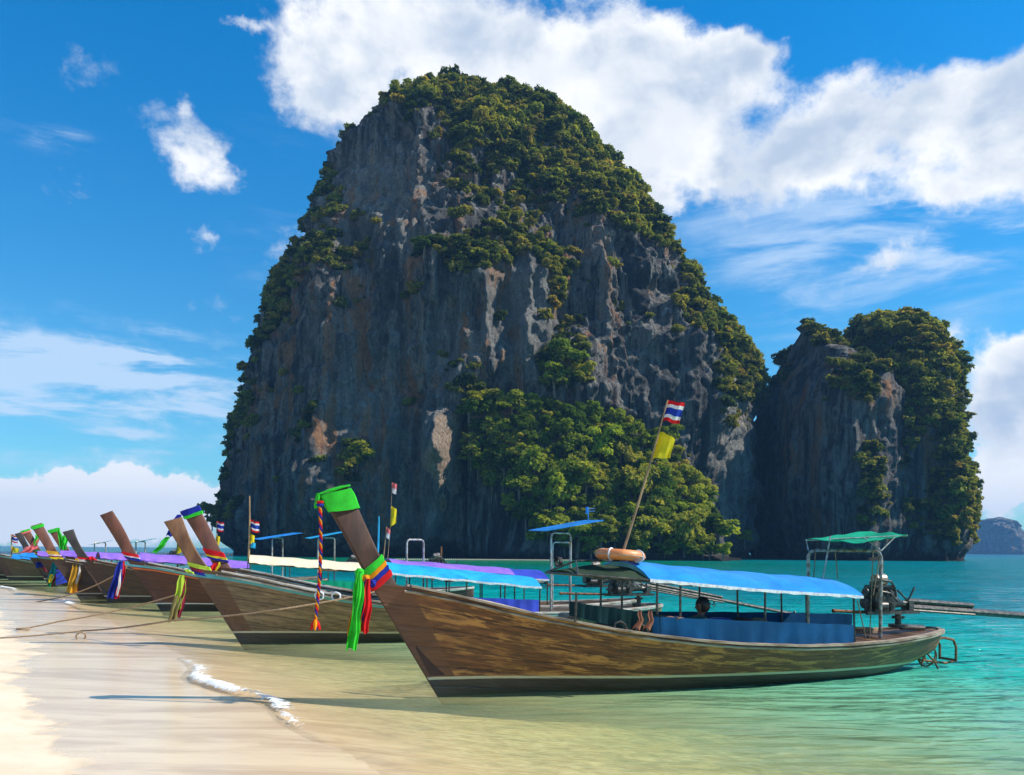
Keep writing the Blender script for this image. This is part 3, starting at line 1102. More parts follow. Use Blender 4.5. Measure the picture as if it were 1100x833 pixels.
# ------------------------------------------------------------------ boat materials
def m_hull(base, dark, patch, pamt=.5, line=(.60, .55, .38), stem=(.16, .055, .025), foot=(.030, .026, .020), stripes=()):
    def f(t, p):
        s_ = t.node('ShaderNodeAttribute', attribute_name='along').outputs['Fac']
        v_ = t.node('ShaderNodeAttribute', attribute_name='up').outputs['Fac']
        z_ = t.node('ShaderNodeSeparateXYZ')
        oc = t.node('ShaderNodeTexCoord').outputs['Object']
        t.put(z_.inputs[0], oc)
        rnd = t.node('ShaderNodeObjectInfo').outputs['Random']
        cv = t.node('ShaderNodeCombineXYZ')
        t.put(cv.inputs[0], t.math('MULTIPLY', s_, 1.0))
        t.put(cv.inputs[1], v_)
        t.put(cv.inputs[2], rnd)
        g = cv.outputs[0]
        gr = t.noise(t.mapping(g, (1.6, 22, 9)), 2.2, 7, .68, .5)
        bl = t.noise(t.mapping(g, (1.0, 7.5, 9)), 1.7, 8, .72, .5)
        bl2 = t.noise(t.mapping(g, (.8, 2.2, 5), (4, 2, 1)), 1.2, 4, .6)
        c = t.mix(t.ss(gr, .32, .68), dark, base)
        pm = t.math('MULTIPLY', t.ss(bl, .49, .56), t.ss(bl2, .36, .56))
        c = t.mix(t.math('MULTIPLY', pm, pamt), c, patch)
        c = t.mix(t.math('MULTIPLY', t.ss(t.noise(t.mapping(g, (2, 30, 3), (1, 5, 2)), 2.5, 6, .7), .56, .70), .6), c, tuple(q*.35 for q in dark))
        # planks: five strakes, dark seams between
        fr = t.math('FRACT', t.math('MULTIPLY', v_, 6.0))
        seam = t.math('ABSOLUTE', t.math('SUBTRACT', fr, .5))
        sm = t.ss(seam, .455, .49)
        c = t.mix(t.math('MULTIPLY', sm, .6), c, (.012, .009, .007))
        # stem board
        c = t.mix(t.ss(s_, .37, .335), c, t.mix(t.ss(gr, .3, .7), tuple(q*.55 for q in stem), stem))
        # foot paint and its line
        zz = t.math('MULTIPLY_ADD', s_, .012, z_.outputs[2])
        zz = t.math('MULTIPLY_ADD', t.math('SUBTRACT', bl, .5), .02, zz)
        ft = t.mix(t.ss(gr, .35, .65), foot, tuple(min(1, q*2.2) for q in foot))
        c = t.mix(t.ss(zz, .245, .238), c, ft)
        ln = t.math('MULTIPLY', t.ss(zz, .216, .222), t.ss(zz, .258, .252))
        c = t.mix(t.math('MULTIPLY', ln, .85), c, line)
        for lo, hi, colr in stripes:
            ln = t.math('MULTIPLY', t.math('GREATER_THAN', v_, lo), t.math('LESS_THAN', v_, hi))
            c = t.mix(t.math('MULTIPLY', ln, .95), c, colr)
        slime = t.ss(z_.outputs[2], .10, .0)
        c = t.mix(t.math('MULTIPLY', slime, .7), c, (.030, .038, .015))
        t.put(p.inputs['Base Color'], c)
        t.put(p.inputs['Roughness'], t.math('MULTIPLY_ADD', gr, .4, .36))
        b = t.node('ShaderNodeBump')
        b.inputs['Strength'].default_value = .55
        b.inputs['Distance'].default_value = .012
        t.put(b.inputs['Height'], t.math('SUBTRACT', t.math('ADD', gr, t.math('MULTIPLY', pm, .35)), t.math('MULTIPLY', sm, 1.6)))
        t.put(p.inputs['Normal'], b.outputs[0])
    return f


HULLS = {
    'main': mat('weathered_hull', m_hull((.22, .080, .030), (.050, .018, .009), (.50, .235, .065), .9, stem=(.175, .072, .034))),
    'grey': mat('sunbleached_hull', m_hull((.24, .165, .09), (.085, .056, .030), (.36, .26, .14), .6, stem=(.17, .085, .04), stripes=[(.90, .955, (.06, .36, .42))])),
    'gold': mat('golden_hull', m_hull((.34, .18, .045), (.13, .065, .02), (.46, .28, .09), .6)),
    'red': mat('redbrown_hull', m_hull((.11, .030, .016), (.055, .018, .011), (.13, .045, .025), .4, line=(.6, .62, .60), stem=(.11, .04, .022), foot=(.01, .01, .01),
                                     stripes=[(.90, .94, (.10, .42, .50)), (.855, .885, (.62, .12, .02))])),
    'dark': mat('dark_hull', m_hull((.060, .034, .022), (.022, .014, .010), (.09, .055, .035), .4, line=(.42, .42, .40), stem=(.07, .035, .02), foot=(.008, .008, .008))),
    'far': mat('grey_brown_hull', m_hull((.12, .082, .050), (.05, .034, .021), (.17, .12, .07), .4, stem=(.10, .05, .03), stripes=[(.90, .95, (.08, .34, .42))])),
}
M_PROW = mat('prow_wood', color=(.066, .026, .015), rough=.7, c2=(.034, .015, .010), scale=5, stretch=(1, 1, .25), bump=.4, bscale=30)
M_PROWL = mat('prow_wood_light', color=(.19, .088, .035), rough=.6, c2=(.10, .042, .018), scale=5, stretch=(1, 1, .25), bump=.4, bscale=30)
M_PROWR = mat('prow_wood_red', color=(.15, .050, .026), rough=.5, c2=(.09, .03, .017), scale=5, stretch=(1, 1, .25), bump=.3, bscale=30)
M_PROWD = mat('prow_wood_dark', color=(.040, .032, .028), rough=.6, c2=(.022, .018, .016), scale=5, stretch=(1, 1, .25), bump=.3, bscale=30)
M_RAIL = mat('rail_wood', color=(.42, .33, .24), rough=.6, c2=(.17, .11, .07), scale=6, stretch=(.25, 1, 1), bump=.5, bscale=40)
M_RAILW = mat('rail_worn_white', color=(.62, .58, .52), rough=.6, c2=(.26, .20, .15), scale=5, stretch=(.3, 1, 1), bump=.4, bscale=40)
M_DECK = mat('deck_planks', color=(.30, .20, .13), rough=.75, c2=(.14, .085, .05), scale=4, stretch=(.2, 2, 1), bump=.5, bscale=30)
M_INNER = mat('inner_planks', color=(.12, .075, .045), rough=.8, c2=(.05, .03, .02), scale=4, stretch=(.3, 1, 2))
M_STEEL = mat('worn_steel', color=(.42, .38, .33), rough=.42, metal=.7, c2=(.20, .12, .07), scale=14, bump=.2)
M_PIPE = mat('painted_pipe', color=(.50, .50, .48), rough=.45, metal=.4, c2=(.30, .24, .19), scale=9)
M_RUST = mat('rusty_steel', color=(.30, .12, .045), rough=.8, metal=.2, c2=(.12, .05, .03), scale=20, bump=.4)
M_DKST = mat('oily_steel', color=(.045, .043, .042), rough=.42, metal=.5, c2=(.12, .105, .09), scale=16, bump=.3)
M_BLACK = mat('black_rubber', color=(.02, .02, .02), rough=.7)
M_ROPE = mat('old_rope', color=(.36, .25, .15), rough=.95, c2=(.20, .13, .08), scale=60, bump=.6, bscale=120)
M_ROPEP = mat('pale_rope', color=(.55, .45, .32), rough=.95, c2=(.36, .27, .18), scale=60)
M_BAMBOO = mat('bamboo', color=(.42, .27, .13), rough=.6, c2=(.25, .15, .07), scale=5, stretch=(1, 1, .3))


def cloth(name, c, var=.22, rough=.75, trans=0.0, scale=3, c2=None):
    def f(t, p):
        p.inputs['Specular IOR Level'].default_value = .5 if rough < .55 else .15
        tc = t.node('ShaderNodeTexCoord').outputs['Object']
        n = t.noise(tc, scale, 5, .6, .4)
        n2 = t.noise(t.mapping(tc, (1, 1, .4)), scale*5, 4, .6)
        lo = tuple(q*(1-var) for q in c)
        hi = tuple(min(1, q*(1+var)) for q in c)
        cc = t.mix(t.ss(n, .3, .7), lo, c2 or hi)
        cc = t.mix(t.math('MULTIPLY', t.ss(n2, .58, .75), .25), cc, tuple(q*.6+.004 for q in c))
        t.put(p.inputs['Base Color'], cc)
        p.inputs['Roughness'].default_value = rough
        b = t.node('ShaderNodeBump')
        b.inputs['Strength'].default_value = .5
        b.inputs['Distance'].default_value = .02
        t.put(b.inputs['Height'], t.math('ADD', n, t.math('MULTIPLY', n2, .4)))
        t.put(p.inputs['Normal'], b.outputs[0])
        if trans:
            tl = t.node('ShaderNodeBsdfTranslucent')
            t.put(tl.inputs[0], cc)
            mx = t.node('ShaderNodeMixShader')
            mx.inputs[0].default_value = trans
            t.l.new(p.outputs[0], mx.inputs[1])
            t.l.new(tl.outputs[0], mx.inputs[2])
            t.l.new(mx.outputs[0], t.n['Material Output'].inputs[0])
    return mat(name, f)


TARP = {
    'blue': cloth('blue_tarp', (.020, .27, .74), rough=.36, trans=.12),
    'navy': cloth('blue_side_tarp', (.005, .075, .20), rough=.6, trans=.12, scale=2),
    'green': cloth('dark_green_tarp', (.004, .028, .032), rough=.6, trans=.08, scale=2),
    'cyan': cloth('cyan_tarp', (.015, .38, .68), rough=.5, trans=.12),
    'purple': cloth('purple_tarp', (.30, .15, .66), rough=.5, trans=.12),
    'royal': cloth('royal_blue_tarp', (.035, .06, .50), rough=.5, trans=.12),
    'cream': cloth('cream_tarp', (.78, .66, .46), var=.08, rough=.6, trans=.1),
    'teal': cloth('teal_tarp', (.02, .34, .40), rough=.5, trans=.15),
    'emerald': cloth('green_net', (.010, .42, .24), rough=.7, trans=.35),
    'net': cloth('olive_net', (.05, .085, .05), rough=.8, trans=.4),
}
M_WHITE = mat('white_trim', color=(.80, .80, .80), rough=.5, c2=(.55, .56, .6), scale=14)
CLO = {
    'green': cloth('green_silk', (.05, .66, .05), trans=.35), 'orange': cloth('orange_silk', (.85, .32, .01), trans=.3), 'red': cloth('red_silk', (.62, .015, .02), trans=.25),
    'blue': cloth('blue_silk', (.015, .03, .30), trans=.2), 'yellow': cloth('yellow_silk', (.85, .68, .03), trans=.3), 'pink': cloth('pink_silk', (.85, .22, .22), trans=.3),
    'white': cloth('white_silk', (.75, .72, .70), trans=.3), 'gold': cloth('gold_silk', (.62, .34, .03), trans=.2), 'lime': cloth('lime_silk', (.45, .62, .06), trans=.3),
    'teal': cloth('teal_silk', (.02, .30, .34), trans=.3), 'maroon': cloth('maroon_silk', (.25, .02, .05), trans=.2), 'olive': cloth('olive_silk', (.30, .25, .09), trans=.2),
    'dgreen': cloth('deep_green_silk', (.01, .30, .10), trans=.3),
}

SHEER = np.array([(0, 1.48), (.35, 1.42), (.75, 1.30), (1.1, 1.18), (1.45, 1.07), (1.84, .97), (2.3, .86), (2.8, .77), (3.4, .69), (4.04, .63), (5.12, .565), (6.0, .55), (6.9, .555), (7.8, .59), (8.6, .64)])
BEAM = np.array([(0, .045), (.35, .14), (.75, .28), (1.1, .42), (1.45, .54), (1.84, .68), (2.3, .79), (2.8, .88), (3.4, .94), (4.04, .97), (5.12, .97), (6.0, .91), (6.9, .79), (7.5, .66), (8.0, .52), (8.35, .38), (8.52, .24), (8.6, .03)])
KEEL = np.array([(0, -.12), (1.2, -.20), (3, -.26), (5.6, -.30), (6.6, -.20), (7.4, -.04), (8.1, .14), (8.6, .30)])


class Boat:
    def __init__(s, name, label, stem_px, dirdeg, L, hull, prow, tip_z, kz=1.0, kb=1.0, Y=None, rail=M_RAIL, cat='boat', group='longtail boats moored off the beach', detail=True):
        dx, dy = deroll(*stem_px)
        s.Y = Y or EYE*FPX/dy
        s.P0 = Vector((dx*s.Y/FPX, s.Y, 0))
        s.a = R(dirdeg)
        s.L = L
        s.k = L/8.6
        s.kz, s.kb = kz, kb
        s.tz = tip_z
        s.root = tag(empty(name, s.P0, s.a), label, cat, group)
        s.hull_m = hull
        s.rail_m = rail
        s.make_hull()
        s.make_prow(prow)

    # world <-> local
    def w(s, x, y, z):
        c, n = math.cos(s.a), math.sin(s.a)
        return Vector((s.P0.x+x*c-y*n, s.P0.y+x*n+y*c, z))

    def loc(s, px, py, lat):
        c, n = math.cos(s.a), math.sin(s.a)
        x = 3.0
        for _ in range(30):
            Yw = s.P0.y+x*n+lat*c
            dx, dy = deroll(px, py)
            Xw = dx*Yw/FPX
            x = (Xw-s.P0.x+lat*n)/c
        return x, EYE-dy*Yw/FPX

    def sheer(s, q):
        return float(np.interp(q/s.k, SHEER[:, 0], SHEER[:, 1]))*s.kz

    def beam(s, q):
        return float(np.interp(q/s.k, BEAM[:, 0], BEAM[:, 1]))*s.kb

    def rake(s, z):
        return -.605*z

    def xs(s, q, z):
        return q+s.rake(z)*max(0.0, 1-q/(3.0*s.k))

    def pt(s, q, v, off=0.0, side=-1):          # point on the outer skin; v 0 keel .. 1 rail
        zs = s.sheer(q)
        zk = float(np.interp(q/s.k, KEEL[:, 0], KEEL[:, 1]))
        z = zk+(zs-zk)*v
        e = .95-.50*min(1, q/(2.6*s.k))
        b = (s.beam(q)+off)
        y = b*(.035+.965*max(v, 0)**e) if q > .01 else b
        return Vector((s.xs(q, z), side*y, z))

    def make_hull(s):
        qs = np.concatenate([np.linspace(0, .36, 5), np.linspace(.45, 7.6, 56), np.linspace(7.7, 8.6, 16)])*s.k
        nv = 15
        vs = np.linspace(0, 1, nv)
        V, al, up = [], [], []
        for q in qs:
            ring = [(s.pt(q, v, 0, -1), v) for v in vs]
            ring2 = [(s.pt(q, v, 0, 1), v) for v in vs[::-1]]
            inn = [(s.pt(q, v, -.05 if q > .6 else -.02, 1), v) for v in (1.0, .8, .55, .34)]
            inn2 = [(s.pt(q, v, -.05 if q > .6 else -.02, -1), v) for v in (.34, .55, .8, 1.0)]
            for p_, v in ring+ring2+inn+inn2:
                V.append(p_)
                al.append(q)
                up.append(v)
        nc = nv*2+8
        F = grid_faces(len(qs), nc, True)
        me = np_mesh('hull', np.array(V), F[:, ::-1])
        for nm, arr in (('along', al), ('up', up)):
            a_ = me.attributes.new(nm, 'FLOAT', 'POINT')
            a_.data.foreach_set('value', np.array(arr, np.float32))
        o = link_mesh('hull', me, [s.hull_m, M_INNER], s.root)
        mi = np.tile(np.array([1 if nv*2-1 <= j < nc-1 else 0 for j in range(nc)], np.int32), len(qs)-1)
        me.polygons.foreach_set('material_index', mi)
        bm = bmesh.new()
        bm.from_mesh(me)
        for e in bm.edges:
            if len(e.link_faces) == 2 and e.calc_face_angle(0) > .7:
                e.smooth = False
        bm.to_mesh(me)
        bm.free()
        # rails: a flat cap plank and a rounded rubbing strake beneath
        for side in (-1, 1):
            rows = []
            for q in qs[4:]:
                p_ = s.pt(q, 1, 0, side)
                rows.append([p_+Vector((0, side*.035, .012)), p_+Vector((0, -side*min(.085, s.beam(q)*.9), .016))])
            MB().sheet(rows, .028).build('gunwale', s.rail_m, s.root)
            pts = [s.pt(q, .955, .018, side) for q in qs[3:]]
            MB().tube(pts, .019, 6).build('rubbing_strake', s.rail_m, s.root)
        # deck at bow and stern, thwarts between
        rows = []
        for q in np.linspace(.5, 2.2, 10)*s.k:
            zf = .88
            w_ = s.pt(q, zf, -.055, 1)
            rows.append([(w_.x, -w_.y, w_.z), (w_.x, 0, w_.z+.02), (w_.x, w_.y, w_.z)])
        MB().sheet(rows, .03).build('bow_deck', M_DECK, s.root)
        rows = []
        for q in np.linspace(6.9, 8.5, 12)*s.k:
            w_ = s.pt(q, .86, -.045, 1)
            rows.append([(w_.x, -w_.y, w_.z), (w_.x, 0, w_.z), (w_.x, w_.y, w_.z)])
        MB().sheet(rows, .03).build('stern_deck', M_DECK, s.root)
        for q in np.array([2.6, 3.5, 4.4, 5.3, 6.2])*s.k:
            w_ = s.pt(q, .72, -.055, 1)
            MB().box((w_.x, 0, w_.z), (.24, 2*w_.y, .035), bev=.006).build('thwart', M_DECK, s.root)
        rows = []
        for q in np.linspace(2.3, 6.9, 16)*s.k:
            w_ = s.pt(q, .36, -.06, 1)
            rows.append([(w_.x, -w_.y, w_.z), (w_.x, 0, w_.z), (w_.x, w_.y, w_.z)])
        MB().sheet(rows, .03).build('bilge_floor', M_INNER, s.root)

    def make_prow(s, m):
        t = s.tz/2.55*s.kz**0
        z0 = s.sheer(0)
        f = (s.tz-z0)/(2.52-1.48)
        lead = [(s.rake(.275)-.006, .275), (s.rake(.7)-.006, .7), (s.rake(z0)-.006, z0), (s.rake(z0)-.30*f, z0+.54*f), (s.rake(z0)-.565*f, z0+.99*f)]
        trail = [(lead[-1][0]+.325, z0+1.10*f), (s.rake(z0)-.10*f+.02, z0+.72*f), (s.rake(z0)+.13, z0+.28*f), (s.rake(z0)+.36, z0-.06), (s.rake(.7)+.3, .7), (s.rake(.275)+.28, .275)]
        # smooth both edges
        def sm(pts, n):
            P = np.array(pts)
            d_ = np.concatenate([[0], np.cumsum(np.hypot(*np.diff(P, axis=0).T))])
            q = np.linspace(0, d_[-1], n)
            A = np.stack([np.interp(q, d_, P[:, 0]), np.interp(q, d_, P[:, 1])], 1)
            for _ in range(3):
                A[1:-1] = (A[:-2]+2*A[1:-1]+A[2:])/4
            return A
        A, B = sm(lead, 20), sm(trail[::-1], 20)
        s.lead, s.trail = A, B
        mb = MB()
        rings = []
        for i in range(20):
            a_, b_ = A[i], B[i]
            hw = .036+.010*(i/19)
            c_ = []
            for f_, wv in ((0, .55), (.08, 1), (.92, 1), (1, .6)):
                x, z = a_*(1-f_)+b_*f_
                c_.append((x, -hw*wv, z))
            for f_, wv in ((1, .6), (.92, 1), (.08, 1), (0, .55)):
                x, z = a_*(1-f_)+b_*f_
                c_.append((x, hw*wv, z))
            rings.append([mb.bm.verts.new(c) for c in c_])
        for r0, r1 in zip(rings, rings[1:]):
            for j in range(8):
                mb.bm.faces.new((r0[j], r0[(j+1) % 8], r1[(j+1) % 8], r1[j]))
        mb.bm.faces.new(rings[0][::-1])
        mb.bm.faces.new(rings[-1])
        mb.build('prow', m, s.root)

    def prow_at(s, u):                          # u 0..1 along the prow board
        i = u*19
        j = min(int(i), 18)
        f = i-j
        return s.lead[j]*(1-f)+s.lead[j+1]*f, s.trail[j]*(1-f)+s.trail[j+1]*f

    # ---- canopy spanning x0..x1, edge heights z0..z1, ridge rise
    def canopy(s, x0, x1, z0, z1, m, rise=.24, half=.82, segs=((0, 1, None),), poles=4, trim=True, name='canopy'):
        n = 22
        for a_, b_, mm in segs:
            rows = []
            k = max(3, int(n*(b_-a_))+1)
            for i in range(k):
                u = a_+(b_-a_)*i/(k-1)
                x = x0+(x1-x0)*u
                ze = z0+(z1-z0)*u
                sag = .018*math.sin(u*math.pi*(poles-1))**2
                row = []
                for j in range(11):
                    y = -half+2*half*j/10
                    e = 1-(abs(y)/half)**2.2
                    row.append((x, y, ze+rise*e-sag*(1-e*.4)+.010*math.sin(x*7+y*5)+.012*math.sin(x*17-y*3)*(1-e)))
                rows.append(row)
            MB().sheet(rows, .012).build(name, mm or m, s.root)
        if trim:
            for sd in (-1, 1):
                rows = []
                for i in range(24):
                    u = i/23
                    x = x0+(x1-x0)*u
                    ze = z0+(z1-z0)*u-.018*math.sin(u*math.pi*(poles-1))**2
                    rows.append([(x, sd*(half+.012), ze+.012), (x, sd*(half+.012), ze-.030-.008*math.sin(u*60))])
                MB().sheet(rows, .006).build('canopy_trim', M_WHITE, s.root)
        for sd in (-1, 1):
            mb = MB()
            mb.tube([(x0, sd*(half-.02), z0-.02), (x1, sd*(half-.02), z1-.02)], .014, 6)
            mb.build('canopy_rail', M_DKST, s.root)
            for i in range(poles):
                u = (i+.02)/(poles-1) if poles > 1 else .5
                u = min(u, .99)
                x = x0+(x1-x0)*u
                q = x
                gy = min(half-.03, s.beam(q)-.06)
                MB().tube([(x, sd*gy, s.sheer(q)-.05), (x, sd*(half-.02), z0+(z1-z0)*u-.02)], .016, 6).build('canopy_pole', M_DKST, s.root)

    def side_tarp(s, x0, x1, zt0, zt1, m, lat=None, sd=-1):
        rows = []
        n = 40
        for i in range(n+1):
            u = i/n
            x = x0+(x1-x0)*u
            y = (s.beam(x)-.055) if lat is None else lat
            zb = s.sheer(x)+.02
            zt = zt0+(zt1-zt0)*u
            wv = .012*math.sin(x*23)+.008*math.sin(x*61+1)
            rows.append([(x, sd*(y+wv*(1-k_*.6)), zb+(zt-zb)*k_+(.004*math.sin(x*9) if k_ == 1 else 0)) for k_ in (0, .25, .5, .75, 1)])
        MB().sheet(rows, .006).build('side_tarp', m, s.root)

    def stern_frame(s, xa, xb, ya, yb, z, m=None, r=.026):
        za = s.sheer(min(xa, s.L*.97))-.12
        zb = s.sheer(min(xb, s.L*.97))-.12
        c = .09
        d = (Vector((xb, yb, 0))-Vector((xa, ya, 0))).normalized()*c
        MB().tube([(xa, ya, za), (xa, ya, z-c), (xa+d.x*.3, ya+d.y*.3, z-c*.3), (xa+d.x, ya+d.y, z), (xb-d.x, yb-d.y, z), (xb-d.x*.3, yb-d.y*.3, z-c*.3), (xb, yb, z-c), (xb, yb, zb)], r, 8).build('stern_frame', m or M_STEEL, s.root)

    def shade(s, x0, x1, y0, y1, z0, z1, m, sag=.04, name='stern_shade', th=.012, wob=0.0):
        rows = []
        for i in range(13):
            u = i/12
            row = []
            for j in range(7):
                v = j/6
                z = z0+(z1-z0)*u-sag*math.sin(u*math.pi)*math.sin(v*math.pi)*.7+wob*(math.sin(u*9+v*4)+math.sin(u*21)*.5)
                row.append((x0+(x1-x0)*u+wob*math.sin(v*11)*.6, y0+(y1-y0)*v, z+.03*v))
            rows.append(row)
        return MB().sheet(rows, th).build(name, m, s.root)

    def cleat(s, q, side=-1, m=M_DKST):
        p_ = s.pt(q, 1, -.03, side)
        MB().tube([p_+Vector((-.10, 0, .02)), p_+Vector((-.07, 0, .10)), p_+Vector((0, 0, .125)), p_+Vector((.07, 0, .08)), p_+Vector((.10, 0, .015))], .014, 6).build('mooring_bar', m, s.root)


def engine(b, x, y, z, sc_=1.0, shaft=3.0, ang=0.0, drop=0.0, tiller=.9, pipe_h=.5, guard=True, dark=M_DKST, detail=True, shaft_pts=None, thick=1.0):
    """car engine on a swivel post, with the long propeller shaft and the steering bar"""
    k = sc_
    o = Vector((x, y, z))
    e = MB()
    e.box(o+Vector((0, 0, .16))*k, (.46*k, .30*k, .26*k), bev=.02*k)                 # block
    e.box(o+Vector((.0, 0, .33))*k, (.44*k, .22*k, .10*k), bev=.02*k)                # head
    e.box(o+Vector((0, 0, .01))*k, (.40*k, .24*k, .12*k), bev=.02*k)                 # sump
    for j in range(4):
        e.tube([o+Vector((-.15+.1*j, -.12, .32))*k, o+Vector((-.15+.1*j, -.20, .30))*k, o+Vector((-.15+.1*j, -.22, .20))*k], .022*k, 6)
        e.cyl(o+Vector((-.15+.1*j, .02, .38))*k, o+Vector((-.15+.1*j, .02, .43))*k, .016*k)
    e.cyl(o+Vector((-.26, 0, .10))*k, o+Vector((-.30, 0, .10))*k, .095*k, k=18)
    e.cyl(o+Vector((-.27, -.02, .27))*k, o+Vector((-.30, -.02, .27))*k, .07*k, k=18)
    e.cyl(o+Vector((-.22, -.20, .06))*k, o+Vector((-.04, -.20, .06))*k, .062*k, k=14)
    e.cyl(o+Vector((.08, -.20, .10))*k, o+Vector((.08, -.20, -.02))*k, .045*k, k=14)
    e.tube([o+Vector((-.2, -.08, .40))*k, o+Vector((-.08, -.17, .46))*k, o+Vector((.1, -.16, .44))*k, o+Vector((.24, -.1, .34))*k, o+Vector((.30, 0, .22))*k], .02*k, 6)
    e.tube([o+Vector((-.3, -.1, .2))*k, o+Vector((-.2, -.2, .3))*k, o+Vector((0, -.24, .26))*k, o+Vector((.2, -.2, .12))*k], .014*k, 6)
    e.cyl(o+Vector((.23, 0, .12))*k, o+Vector((.42, 0, .08))*k, .13*k, .07*k, k=14)    # bell housing
    e.cyl(o+Vector((.42, 0, .08))*k, o+Vector((.62, 0, .05))*k, .065*k, .055*k)
    eo = e.build('engine', dark, b.root)
    f = MB()
    f.cyl(o+Vector((-.06, .02, .45))*k, o+Vector((.12, .02, .47))*k, .10*k, k=16)
    f.box(o+Vector((.02, .02, .42))*k, (.3*k, .12*k, .05*k), bev=.01*k)
    f.build('air_filter', M_STEEL, eo)
    ex = MB()
    ex.tube([o+Vector((.12, .10, .34))*k, o+Vector((.20, .14, .40))*k, o+Vector((.20, .14, .55))*k, o+Vector((.20, .14, .50+pipe_h))*k], .026*k, 8)
    ex.build('exhaust_pipe', M_RUST, eo)
    ms = MB()                                                            # bed rails and swivel post
    for sd in (-1, 1):
        ms.box(o+Vector((.18, sd*.13, -.06))*k, (1.1*k, .05*k, .05*k))
        ms.box(o+Vector((.62, sd*.07, .02))*k, (.10*k, .03*k, .20*k))
    ms.cyl(o+Vector((.42, 0, -.08))*k, o+Vector((.42, 0, -.30))*k, .05*k)
    ms.cyl(o+Vector((.42, 0, -.13))*k, o+Vector((.42, 0, -.17))*k, .10*k)
    ms.cyl(o+Vector((.42, 0, -.26))*k, o+Vector((.42, 0, -.31))*k, .15*k)
    ms.tube([o+Vector((.3, -.1, .3))*k, o+Vector((.5, -.12, .12))*k, o+Vector((.66, -.1, .34))*k], .018*k, 6)
    ms.build('engine_bed', dark, eo)
    ti = MB()
    ti.tube([o+Vector((-.1, 0, -.06))*k, o+Vector((-.35-tiller, 0, -.02))*k], .024*k, 8)
    ti.tube([o+Vector((-.35-tiller+.02, 0, -.02))*k, o+Vector((-.35-tiller-.03, 0, -.02))*k], .032*k, 8)
    ti.build('tiller', M_RUST, eo)
    sh = MB()
    if shaft_pts:
        P = [Vector(q) for q in shaft_pts]
    else:
        P = [o+Vector((.55, 0, .04))*k, o+Vector((.55+shaft, ang*shaft, .04-drop))*k]
    sh.tube(P, .042*k*thick, 8)
    d = (P[-1]-P[0])
    a0, a1 = P[0]+d*.02, P[0]+d*(.5 if shaft_pts else .92)
    if guard:
        sh.tube([a0+Vector((0, 0, .07*k*thick)), a1+Vector((0, 0, .07*k*thick))], .030*k*thick, 8)
        sh.tube([a0+Vector((0, -.045*k, -.05*k)), a1+Vector((0, -.045*k, -.05*k))], .020*k, 6)
        for j in range(5):
            c_ = a0+(a1-a0)*(j+.5)/7
            sh.tube([c_+Vector((0, -.02, -.07*k)), c_+Vector((0, 0, .08*k))], .016*k, 6)
    sh.build('propeller_shaft', dark, eo)
    tip = P[-1]
    pr = MB()
    pr.cyl(tip-d.normalized()*.06, tip+d.normalized()*.07, .035*k)
    for j in range(3):
        a_ = j*math.tau/3+.4
        c_, s_ = math.cos(a_), math.sin(a_)
        pr.sheet([[tip+Vector((-.02, c_*r_-s_*w_, s_*r_+c_*w_)) for r_ in (.03, .08, .125)] for w_ in (-.035, 0.0, .035)], .008)
    pr.tube([tip+d.normalized()*-.25+Vector((0, 0, -.05)), tip+Vector((0, 0, -.17)), tip+d.normalized()*.05+Vector((0, 0, -.10))], .014, 6)
    pr.build('propeller', dark, eo)
    return eo


# ------------------------------------------------------------------ cloths, garlands, flags
def ribbon(b, pts, w0, w1, m, name, parent, seed=0, folds=3, ydir=True):
    """hanging strip of cloth with folds; pts local (x,y,z) top to bottom"""
    rs = random.Random(seed)
    n = 16
    P = [Vector(p) for p in pts]
    seg = [0]
    for a_, c_ in zip(P, P[1:]):
        seg.append(seg[-1]+(c_-a_).length)
    rows = []
    ph = rs.random()*6
    for i in range(n):
        u = i/(n-1)
        q = u*seg[-1]
        j = max(k for k in range(len(seg)) if seg[k] <= q+1e-9)
        j = min(j, len(P)-2)
        f = (q-seg[j])/max(1e-6, seg[j+1]-seg[j])
        c_ = P[j].lerp(P[j+1], f)
        w = (w0+(w1-w0)*u)*(1+.10*math.sin(u*8+ph))*(.55+.45*min(1, u*5))
        row = []
        for k in range(9):
            v = k/8-.5
            fo = math.sin(v*math.pi*2*folds*.55+ph+u*1.5)*w*.16*(.5+u)+math.sin(v*21+ph*3)*w*.02
            row.append(c_+Vector((v*w+.010*math.sin(u*9+ph), fo*.9+.012*math.sin(u*7+v*3+ph), .02*math.sin(v*7+ph)*(u > .95))))
        rows.append(row)
    return MB().sheet(rows, .006).build(name, m, parent)


def wrap(b, u0, u1, m, parent, tilt=0.0, fat=.03, name='cloth_band'):
    """band of cloth round the prow board between u0 and u1 (tilt lifts the front edge)"""
    rows = []
    for i in range(5):
        u = u0+(u1-u0)*i/4
        la, _ = b.prow_at(min(1, max(0, u+tilt)))
        _, tr = b.prow_at(min(1, max(0, u-tilt)))
        bulge = fat*(.75+.35*math.sin(i/4*math.pi)+.12*math.sin(i*5))
        c = []
        d = Vector((tr[0]-la[0], 0, tr[1]-la[1]))
        dn = d.normalized()
        A = Vector((la[0], 0, la[1]))-dn*bulge
        B = Vector((tr[0], 0, tr[1]))+dn*bulge
        hw = .05+bulge*.7
        for t_, y_ in ((0, 0), (.05, -.8), (.25, -1), (.5, -1.05), (.75, -1), (.95, -.8), (1, 0), (.95, .8), (.75, 1), (.5, 1.05), (.25, 1), (.05, .8), (0, 0)):
            c.append(A.lerp(B, t_)+Vector((0, y_*hw*(1+.1*math.sin(t_*30+i)), .006*math.sin(t_*22+i*2))))
        rows.append(c)
    return MB().sheet(rows, .008).build(name, m, parent)


